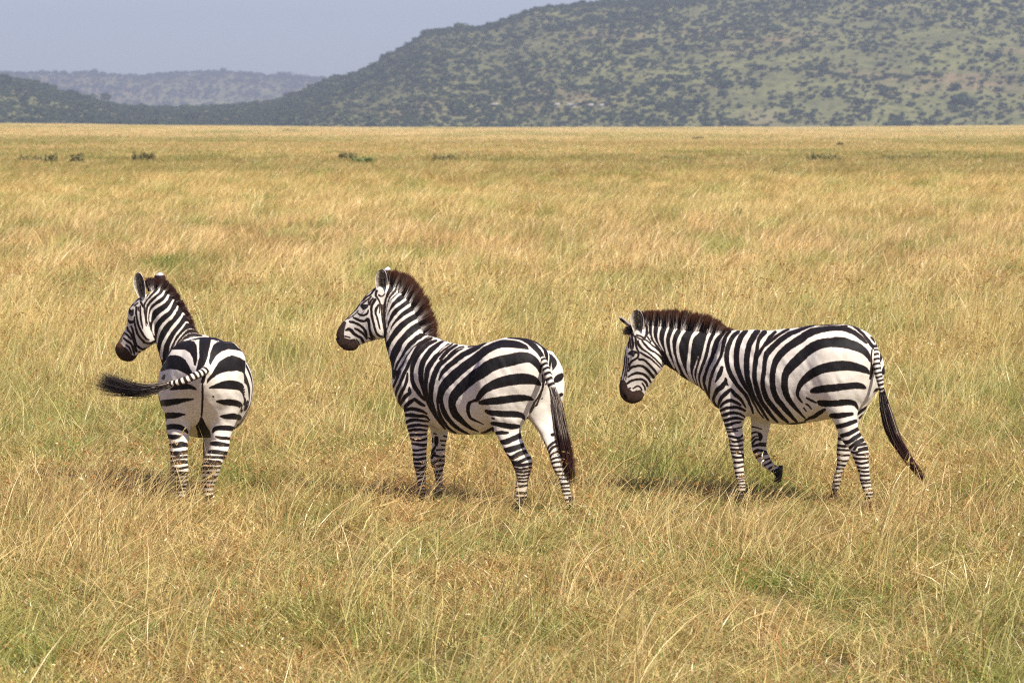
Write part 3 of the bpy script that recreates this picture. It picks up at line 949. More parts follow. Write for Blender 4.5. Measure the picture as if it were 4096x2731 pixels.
def plane_side(px0, Y0, yaw):
    """depth of the body's middle plane under photograph column px, for a body turned by yaw"""
    ty = math.tan(math.radians(yaw))
    def f(px, off=0.0):
        # near side offset 'off' (m) along Lvec
        Y = Y0 + (px0 - px) / PXM * ty
        return Y - off / math.cos(math.radians(yaw))
    return f
def side_chain(st, f, off, yaw, **kw):
    Ys = [f((s[0] + s[2]) / 2, off if np.isscalar(off) else off[i]) for i, s in enumerate(st)]
    return Chain(st, Ys, [yaw] * len(st), **kw)
def turned_chain(st, Y0, yaws, **kw):
    Ys = [Y0]
    for i in range(1, len(st)):
        a = (st[i - 1][0] + st[i - 1][2]) / 2; b = (st[i][0] + st[i][2]) / 2
        Ys.append(Ys[-1] + (a - b) / PXM * math.tan(math.radians((yaws[i] + yaws[i - 1]) / 2)))
    c = Chain(st, Ys, yaws, **kw); c.Ys = Ys
    return c
# ================= middle zebra: seen from behind its left side, head raised
K2 = (1320, 1040, 3.564); B2 = (1560, 1300, 3.0); C2 = (1560, 1580, 3.0)
YW2 = 33.0; f2 = plane_side(1900, 24.0, YW2)
trunk2 = side_chain([(x, t, x, b, w) for x, t, b, w in [
    (2180, 1425, 1500, .05), (2162, 1392, 1570, .15), (2125, 1364, 1640, .22), (2075, 1352, 1690, .262), (2015, 1353, 1715, .285),
    (1955, 1367, 1733, .31), (1895, 1381, 1740, .32), (1835, 1381, 1733, .31), (1780, 1364, 1715, .28), (1730, 1345, 1693, .245),
    (1690, 1338, 1672, .22), (1650, 1350, 1655, .19), (1620, 1380, 1630, .155), (1602, 1425, 1600, .11), (1592, 1470, 1560, .06)]],
    f2, 0, YW2, comp=False, name="trunk", seg=48, power=2.15)
neck2 = turned_chain([(1592, 1550, 1745, 1360, .15), (1567, 1461, 1714, 1342, .122), (1548, 1400, 1696, 1308, .10), (1541, 1345, 1681, 1272, .088),
    (1538, 1300, 1665, 1238, .08), (1532, 1262, 1646, 1206, .074), (1520, 1228, 1620, 1177, .07), (1505, 1195, 1592, 1151, .064), (1494, 1168, 1566, 1133, .055)],
    f2(1668), [33, 28, 22, 16, 12, 9, 7, 6, 6], comp=True, name="neck")
YH2 = neck2.Ys[-1]
head2 = turned_chain(z3(*K2, """
700,345 850,520 .05
640,392 800,760 .068
560,462 785,950 .076
483,530 768,1090 .079
430,603 680,1135 .074
370,692 560,1165 .062
308,762 480,1193 .052
240,822 425,1215 .047
172,887 395,1252 .046
120,967 350,1288 .046
92,1052 262,1293 .042
84,1122 190,1273 .033
102,1168 140,1225 .016"""), YH2 - .005, [6] * 13, comp=False, name="head", power=2.1)
jaw2 = turned_chain(z3(*K2, """
610,700 770,640 .072
560,800 778,800 .082
540,900 785,960 .080
560,1020 760,1080 .066
640,1080 740,1110 .04"""), YH2 - .005, [6] * 5, comp=False, name="head")
nf2 = side_chain(z3(*C2, """
300,-620 480,-600 .05
180,-420 490,-400 .085
110,-200 520,-180 .10
130,-60 510,-60 .105
150,70 490,90 .095
165,200 475,230 .082
185,330 470,340 .068
215,440 458,460 .058
250,560 450,560 .052
265,680 441,680 .048
278,800 440,790 .046
300,900 436,890 .038
312,980 435,970 .033
322,1060 436,1050 .032
328,1150 436,1150 .036
335,1210 425,1220 .033
318,1260 395,1280 .035"""), f2, [.12, .14, .15, .15, .15, .15] + [.15] * 11, YW2, name="nearleg")
ff2 = side_chain(z3(*C2, """
420,200 720,220 .09
450,330 705,380 .075
480,420 697,450 .065
498,500 688,510 .055
498,590 674,595 .05
488,690 662,700 .048
485,800 660,800 .046
510,880 642,890 .038
535,970 636,980 .033
546,1060 636,1060 .032
550,1140 640,1140 .036
550,1200 640,1210 .034
535,1260 615,1275 .035"""), f2, -.14, YW2, name="farleg")
nh2 = side_chain(z3(*C2, """
1180,-580 1720,-560 .10
1060,-420 1800,-400 .14
1030,-230 1830,-200 .155
1040,-80 1800,-60 .16
1080,60 1745,90 .15
1130,160 1680,215 .13
1180,240 1635,300 .11
1205,310 1600,365 .092
1240,400 1576,425 .078
1290,490 1582,495 .066
1332,580 1612,585 .06
1382,690 1662,690 .054
1440,780 1712,765 .05
1472,860 1712,850 .046
1502,930 1690,930 .04
1515,1020 1666,1010 .035
1500,1100 1652,1110 .034
1490,1180 1646,1190 .036
1488,1260 1640,1262 .038
1500,1320 1615,1310 .034"""), f2, [.13, .14, .14, .14, .14, .14, .15, .15] + [.15] * 12, YW2, name="haunch")
fh2 = side_chain(z3(*C2, """
1400,-600 1950,-520 .10
1480,-420 2060,-340 .13
1500,-260 2085,-190 .145
1500,-80 2085,-30 .145
1530,80 2060,110 .13
1600,220 2020,220 .11
1680,310 2010,300 .085
1770,420 2015,420 .07
1832,540 2035,540 .06
1878,640 2058,640 .055
1908,740 2090,740 .05
1932,830 2125,830 .047
1965,910 2135,900 .04
2010,980 2142,980 .035
2040,1060 2152,1060 .034
2058,1150 2166,1150 .034
2080,1230 2190,1230 .037
2105,1300 2205,1290 .034"""), f2, -.14, YW2, name="farhaunch")
coat2 = strokes("""
P 880,235 1000,300 1150,380 1290,480 1400,640 1480,800 1500,960 1450,1080 1420,1110 1360,1130 1280,1190 1190,1270 1130,1360 1070,1450 1010,1560 940,1640 850,1700 700,1600 700,1300 762,1130 768,1000 762,900 756,760 762,640 790,540 830,420
W 700,700,60 735,860,40 748,1000,40 745,1080,50
W 880,290,26 850,360,16 815,430,14 780,520,14 757,600,12
W 945,360,40 900,430,24 855,490,22 818,570,22 797,660,20 785,760,12
W 1000,385,44 945,465,30 885,525,28 840,605,24 812,700,20 792,800,16
W 1095,390,70 1030,455,46 960,510,40 895,580,40 850,650,36 815,740,34 800,830,30 795,900,18
W 1165,470,70 1100,535,44 1030,595,46 950,650,46 880,720,40 838,800,40 815,880,36 808,960,22
W 1245,550,70 1170,620,50 1080,680,52 1000,740,48 925,825,46 862,920,44 828,1020,36 808,1120,20
W 1300,660,70 1220,730,54 1110,790,54 1010,860,50 930,935,50 870,1020,42 830,1100,38 808,1160,18
W 1355,780,80 1270,850,60 1160,910,58 1080,975,60 1010,1050,64 940,1130,60 888,1210,58 850,1290,48 838,1380,28
W 1380,920,80 1290,1000,58 1200,1060,50 1120,1130,52 1060,1200,58 1010,1300,48 960,1390,42 920,1480,30 905,1560,18
W 1405,1055,50 1330,1100,38 1240,1170,34 1150,1250,38 1080,1340,42 1010,1440,42 950,1560,34
W 1444,1085,30 1360,1130,24 1280,1190,26 1190,1270,30 1130,1360,36 1070,1450,36 1010,1560,30
# face
455,655,44 490,665,66 525,655,34 485,690,30
430,600,10 470,580,14 520,530,16 580,490,18 620,440,20 640,410,14
450,630,8 490,600,14 540,560,14 590,520,12
470,560,8 520,500,8 590,430,8 630,400,8
560,640,16 578,590,22 612,545,14
545,640,10 548,590,10 570,550,8
650,560,30 612,610,36 590,670,30 590,740,28 600,820,28 620,900,26 640,980,26 670,1050,26 710,1080,26 740,1090,14
690,640,20 660,690,30 650,750,26 670,820,20 690,890,18 705,960,16 715,985,10
690,560,16 715,620,16 712,700,12 705,755,8
665,440,30 650,500,24 668,530,20 690,560,14
700,500,20 740,520,14 780,480,10
738,640,14 740,760,14 752,880,14 770,980,12
400,760,16 430,780,26 480,788,26 530,765,24 545,710,12
340,825,20 380,840,28 430,865,30 490,870,30 540,850,44 555,910,34 565,980,32 580,1050,32 600,1110,24 630,1130,10
285,880,24 340,890,30 400,915,30 450,945,30 490,990,34 515,1050,32 525,1110,24
360,975,20 400,995,28 450,1030,30 490,1070,28 520,1120,20
225,1000,20 270,985,40 310,1010,44 340,1050,40 390,1080,36 440,1110,34 470,1160,36 480,1190,20
210,1085,12 260,1095,16 290,1105,10
370,1130,10 400,1160,14 420,1210,14
350,1150,8 385,1200,8
560,1110,14 600,1145,14
580,1000,8 600,1060,14 640,1110,12
430,620,8 370,710,7 300,780,7 220,850,10
405,720,7 330,795,7 260,835,7
415,650,6 350,715,6 290,765,6
""", *K2) + strokes("""
110,560,36 70,660,28 45,740,20
60,560,30 40,640,16
500,150,24 420,190,44 355,250,52 300,330,46 250,420,40 205,500,40 160,600,36 120,700,32 85,780,28 65,850,20
208,575,12 205,640,30 180,730,32 140,810,34 115,880,34 104,940,28 125,990,20
235,745,14 235,785,38 240,810,34 190,850,44 150,910,32 125,960,20
560,175,20 470,215,44 400,280,48 340,360,52 290,440,56 268,520,48 262,620,42 285,710,46 330,790,46 370,850,34 410,900,24
640,185,20 550,240,48 470,320,54 410,420,56 378,520,60 375,620,56 390,720,40 410,820,34 430,900,24 470,990,14 530,1080,12
700,235,30 590,330,44 520,410,56 455,520,54 437,640,44 432,760,36 455,900,34 490,1010,28 545,1090,20
740,228,30 650,290,24
W 740,222,14 660,262,18 590,318,12
880,270,26 760,330,56 660,410,60 580,480,60 530,580,58 500,700,56 490,830,50 495,930,50 530,1040,48 590,1140,32 660,1240,20
800,250,24 690,310,40 600,400,30
W 860,255,10 750,300,18 690,350,20 632,408,14
W 920,262,8 850,285,12 795,310,8
1140,215,26 1000,290,54 880,360,60 780,430,60 680,510,56 610,590,40 582,660,14
1655,290,16 1620,265,50 1520,238,80 1400,228,90 1280,240,90 1180,285,86 1080,350,96 960,450,100 830,550,104 720,650,112 640,740,104 602,840,78 600,940,76 655,1050,60 710,1130,52 780,1200,44 870,1270,30 950,1315,14
578,900,36 590,1050,38 640,1150,34 700,1230,28 790,1290,16
W 590,945,14 605,1020,14 650,1120,16 700,1200,12
1800,570,20 1770,480,70 1690,405,100 1580,393,128 1450,418,140 1320,445,144 1200,490,148 1100,560,146 1000,625,134 900,710,126 810,800,116 757,890,98 752,980,84 790,1070,80 850,1130,62 920,1200,42 1000,1260,22 1060,1280,10
1800,715,20 1740,670,84 1640,645,120 1500,652,126 1380,672,122 1260,710,108 1160,760,86 1090,830,70 1045,895,46 1000,910,28 950,940,36 935,1000,38 942,1060,34 975,1120,22 1050,1160,12 1120,1190,6
1715,895,16 1650,875,60 1540,875,80 1400,890,84 1280,905,84 1180,915,72 1110,925,50 1080,930,30
1615,1130,16 1590,1090,50 1520,1070,70 1400,1065,72 1290,1060,66 1200,1045,56 1160,1030,40
1545,1215,36 1480,1215,62 1380,1205,60 1290,1185,50 1230,1175,36
1415,1290,24 1340,1290,42 1285,1290,34
1230,1115,18 1250,1120
1100,1290,10 1180,1260,26 1230,1230,26 1240,1262
940,262,12 1060,235,14
1100,215,26 1200,185,14 1300,162,8
1420,155,14 1560,165,36 1660,200,56 1740,270,62 1800,340,56 1850,420,46 1870,500,46 1890,560,44
1835,600,24 1838,700,26 1810,800,20 1760,890,20 1720,970,26 1690,1050,36
""", *B2) + strokes("""
295,45,30 240,85,44 190,130,34 170,180,18
295,45,30 350,90,38 410,130,18
180,185,30 240,165,38 310,170,38 380,190,34 436,220,20
185,240,34 260,240,42 340,250,34 430,260,28 470,300,16
190,330,28 250,300,38 330,300,28 455,320,16
205,385,26 270,365,34 350,360,26 455,375,18
210,430,26 290,415,34 370,415,26 450,425,14
230,480,26 300,475,28 380,475,26 440,465,14
245,525,22 320,540,26 400,535,26 456,515,18
265,580,18 330,590,28 400,600,32 455,590,24
270,660,24 340,660,22 444,640,18
275,712,28 350,715,22 444,700,20
275,770,28 350,770,30 444,750,24
285,820,26 360,820,26 444,805,20
295,862,22 380,870,26 444,850,20
305,905,20 436,890,18
305,945,20 370,950,18 438,930,20
315,1000,22 380,990,18 438,985,12
325,1050,14 438,1022,12
325,1082,14 438,1062,12
325,1112,14 438,1100,10
325,1142,14 438,1140,12
330,1185,26 430,1185,24
325,1240,50 380,1260,60
1310,560,26 1380,560,62 1460,530,60 1565,484,62
1375,660,46 1450,650,68 1540,620,60 1625,590,46
1400,718,18 1460,750,46 1560,700,56 1655,670,46
1450,800,46 1520,810,36 1570,790,36 1640,760,36 1705,740,30
1480,840,18 1580,840,36 1705,820,26
1480,872,18 1570,890,22 1695,870,22
1500,912,18 1590,925,22 1690,910,18
1510,958,20 1600,965,18 1685,950,16
1520,1002,22 1600,1000,12 1675,990,14
1540,1032,16 1600,1040,20 1668,1025,16
1505,1092,34 1580,1092,26 1655,1075,16
1498,1162,34 1560,1175,34 1650,1165,24
1490,1212,18 1560,1230,20 1645,1220,20
1500,1262,16 1645,1260
1510,1297,20 1630,1285,20
""", *C2)
coat2f = strokes("""
P 540,490 575,500 580,560 570,610 545,600 530,560
525,460,10 560,468
645,490,14 700,500
505,520,16 510,560,16
610,545,14 680,550,14
620,600,14 680,605,14
493,695,26 530,640,26 545,610,16
500,745,34 540,690,16
560,660,14 665,650,14
545,725,26 600,740,22 665,730,18
488,792,18
500,825,26 580,782,26 665,790,26
510,862,18 600,845,28 660,830,18
530,922,26 600,910,26 645,890,18
540,962,18 640,958
545,1012,20 635,1020,18
550,1062,18 638,1070,14
550,1112,18 642,1110,14
550,1170,50 640,1170,50
520,1250,60 620,1250,60
1945,475,34 1985,465,34
1850,580,10 1850,560
1888,650,14 1920,600,26 1995,550,26
1908,690,18 1950,630,26 2030,600,26
1918,740,16 1970,690,18 2050,670,18
1920,780,18 1990,752,20 2070,740,18
1940,820,24 2000,802,18 2095,800,18
1960,872,18 2030,860,18 2125,860,16
1985,920,18 2130,910,14
2015,960,14 2140,958,14
2030,1002,14 2145,1010,12
2048,1070,30 2160,1055,16
2065,1110,14 2165,1105,12
2070,1150,30 2170,1150,16
2080,1200,16 2190,1190,14
2095,1255,18 2200,1250,14
2110,1310,36 2210,1310,36
""", *C2) + strokes("""
1895,335,16 1930,400,80 1960,460,80 1950,520,36 1940,555,12
1975,680,30 2020,640,76 2060,600,46
2020,850,30 2050,830,34
1760,225,20 1830,275,16
1740,650,0 1838,700,20 1810,800,14
""", *B2)
m2 = strokes("""
P 225,825 190,855 235,890 215,960 198,1030 205,1108 290,1128 350,1122 385,1160 412,1235 350,1330 180,1330 40,1200 40,1050 110,920
""", *K2)
hx = lambda o, x, y: (o[0] + x / o[2], o[1] + y / o[2])
def ear_dat(o, bx, by, tx, ty, Yb, Yt, width_px, od, kind):
    b_ = at(*hx(o, bx, by), Yb); t_ = at(*hx(o, tx, ty), Yt)
    od = np.array(od, float); a = (t_ - b_); od = od - a * (od @ a) / (a @ a)
    return (b_, t_, np.cross(a, od), od, width_px / o[2] / PXM / 2, kind)
def mane_dat(o, rows, Yf, yaws):
    out = []
    for i, (a, b, c, d) in enumerate(rows):
        p = hx(o, a, b); q = hx(o, c, d)
        k = i / (len(rows) - 1)
        out.append((p[0], p[1], q[0], q[1], Yf(k), yaws[0] + (yaws[1] - yaws[0]) * k))
    return out
ny = neck2.Ys
Z2 = dict(seed=2, label="middle zebra with head raised, spiky red-brown mane, seen from behind its left side",
    chains=[trunk2, neck2, head2, jaw2, nf2, ff2, nh2, fh2], ks=[.02, .045, .03, .03, .045, .03, .035, .022],
    mirror=["trunk", "neck", "head"], farset=["farleg", "farhaunch"], plane=(at(1900, 1550, 24.0), Lvec(YW2)),
    loc=np.array([at(1900, 1400, 24.0)[0], 24.0, 0.0]), nostril=strokes('88,1095,14 112,1125,26', *K2), mouth=strokes('150,1262,4 220,1235,5 290,1180,5 345,1140,4', *K2), coat=coat2, coat_far=coat2f, muzzle=m2,
    eye=hx(K2, 488, 665), headdir=at(*hx(K2, 100, 1150), YH2) - at(*hx(K2, 760, 420), YH2), headingleft=True, lidsgn=1,
    hooves=[(1664, 2008, 1696, 2010, f2(1680, .15), YW2), (1732, 2010, 1766, 2012, f2(1749, -.14), YW2), (2060, 2028, 2100, 2028, f2(2080, .15), YW2), (2262, 2020, 2296, 2020, f2(2279, -.14), YW2)],
    ears=[ear_dat(K2, 735, 480, 745, 128, YH2 - .045, YH2 - .06, 150, (-.35, -1, .0), 'light'),
          ear_dat(K2, 835, 380, 822, 95, YH2 + .055, YH2 + .06, 125, (-.6, .7, 0), 'dark')],
    mane=dict(pts=mane_dat(K2, [(800, 330, 830, 190), (868, 335, 905, 130), (935, 372, 1030, 165), (1010, 432, 1140, 200), (1095, 508, 1225, 270), (1170, 600, 1310, 370), (1240, 705, 1400, 510),
        (1292, 825, 1470, 690), (1332, 945, 1528, 840), (1392, 1055, 1530, 960), (1440, 1100, 1500, 1075), (1500, 1120, 1530, 1110)],
        lambda k: ny[-1] + (ny[1] - ny[-1]) * k ** 1.5, (6, 28)), n=9000, tipcol=(.115, .042, .02)),
    tail=dict(dock=[(2166, 1436, 17, f2(2170, 0) - .02), (2183, 1472, 15, f2(2183, 0) - .06), (2196, 1515, 15, f2(2196, .05) - .07), (2212, 1560, 14, f2(2205, .08) - .07), (2222, 1600, 10, f2(2205, .1) - .07)],
        tuft=[(2205, 1545, 9, f2(2205, .08) - .07), (2222, 1600, 20, f2(2205, .1) - .07), (2236, 1680, 26, f2(2205, .1) - .07), (2252, 1760, 30, f2(2205, .1) - .07), (2268, 1830, 30, f2(2205, .1) - .08), (2278, 1890, 20, f2(2205, .1) - .08), (2284, 1925, 9, f2(2205, .1) - .08)],
        n=1900, rings=9, grey=.7, tip=(.07, .022, .015)))

# ================= right hand zebra: walking, head low
G3 = (2450, 1200, 3.136); E3 = (2820, 1240, 3.0); F3 = (2820, 1580, 3.0)
YW3 = 20.0; f3 = plane_side(3200, 24.1, YW3)
trunk3 = side_chain([(x, t, x, b, w) for x, t, b, w in [
    (3508, 1400, 1480, .05), (3488, 1352, 1570, .16), (3452, 1322, 1622, .23), (3400, 1301, 1655, .275), (3340, 1294, 1672, .30), (3280, 1298, 1684, .32),
    (3220, 1306, 1691, .33), (3160, 1314, 1694, .33), (3100, 1318, 1689, .32), (3040, 1321, 1677, .30), (2990, 1322, 1662, .27), (2945, 1325, 1650, .24),
    (2910, 1338, 1640, .21), (2880, 1365, 1625, .175), (2858, 1400, 1600, .13), (2846, 1445, 1565, .08)]], f3, 0, YW3, comp=False, name="trunk", seg=48, power=2.15)
neck3 = turned_chain(z3(*G3, """
1400,1380 1540,400 .17
1285,1320 1430,405 .145
1180,1190 1320,402 .125
1080,1085 1210,394 .11
980,1022 1090,374 .10
880,962 970,358 .092
780,888 850,343 .085
710,850 740,323 .078
640,790 640,306 .073
560,690 540,300 .068
470,620 450,292 .06
400,560 390,292 .05"""), f3(2915), [20, 18, 15, 12, 10, 8, 7, 6, 5, 5, 5, 5], comp=False, name="neck")
YH3 = neck3.Ys[-1]
head3 = turned_chain(z3(*G3, """
290,340 470,430 .048
218,432 560,560 .068
192,530 612,720 .077
166,612 628,825 .079
150,692 588,892 .075
140,772 540,962 .066
130,850 500,1032 .058
115,922 455,1092 .052
98,992 420,1150 .048
84,1062 398,1200 .047
84,1132 375,1252 .045
105,1212 312,1288 .038
160,1272 242,1304 .02"""), YH3 - .005, [5] * 13, comp=False, name="head", power=2.1)
jaw3 = turned_chain(z3(*G3, """
300,560 520,480 .07
330,650 600,620 .082
360,740 635,740 .084
400,830 610,860 .074
430,930 560,930 .05"""), YH3 - .005, [5] * 5, comp=False, name="head")
nf3 = side_chain(z3(*F3, """
220,-700 420,-680 .05
130,-500 430,-480 .085
90,-330 460,-320 .10
80,-160 490,-150 .105
110,-10 505,10 .10
160,130 505,165 .088
182,230 492,240 .078
222,340 468,325 .067
252,420 464,420 .06
278,520 467,520 .055
292,620 467,620 .05
312,700 471,700 .047
337,790 467,790 .041
348,870 464,870 .035
356,940 474,940 .034
372,1010 482,1010 .036
385,1080 490,1080 .036
385,1140 485,1145 .033
375,1190 460,1200 .035"""), f3, [.12, .14, .15, .15, .15] + [.15] * 14, YW3, name="nearleg")
ff3 = side_chain(z3(*F3, """
480,60 790,90 .10
520,180 785,200 .085
542,280 777,310 .07
552,400 766,400 .06
552,500 748,500 .054
556,580 738,590 .05
572,665 742,668 .047
612,760 775,730 .042
672,835 800,785 .036
735,890 845,830 .034
800,925 900,865 .036
840,965 935,900 .034
850,1000 925,945 .035"""), f3, -.14, YW3, comp=False, name="farleg")
nh3 = side_chain(z3(*F3, """
1350,-690 1840,-660 .10
1270,-560 1960,-540 .145
1240,-380 1985,-380 .165
1250,-180 1972,-180 .165
1290,-20 1915,-20 .15
1345,80 1868,90 .125
1420,170 1836,180 .105
1510,280 1822,260 .085
1578,390 1828,340 .072
1612,470 1852,430 .062
1650,560 1892,510 .056
1715,630 1938,580 .053
1752,705 1962,650 .05
1778,765 1968,740 .046
1810,842 1971,830 .04
1835,922 1977,910 .035
1850,1000 1988,1000 .034
1867,1070 1998,1070 .035
1892,1140 2012,1125 .037
1912,1200 2022,1185 .034
1905,1250 2010,1250 .034"""), f3, [.13, .14, .14, .14, .14, .14] + [.15] * 15, YW3, name="haunch")
fh3 = side_chain(z3(*F3, """
1450,-690 2020,-640 .10
1460,-500 2130,-470 .13
1470,-300 2168,-300 .145
1480,-140 2125,-140 .145
1500,-10 2045,0 .13
1540,100 1968,110 .11
1575,210 1918,215 .09
1600,320 1860,320 .075
1598,420 1810,420 .062
1585,520 1785,520 .055
1578,620 1768,615 .052
1578,690 1745,695 .048
1580,765 1730,755 .042
1578,840 1695,835 .036
1560,905 1662,905 .034
1543,965 1648,965 .034
1528,1035 1632,1035 .036
1512,1100 1612,1100 .036
1500,1150 1595,1150 .034"""), f3, -.14, YW3, name="farhaunch")
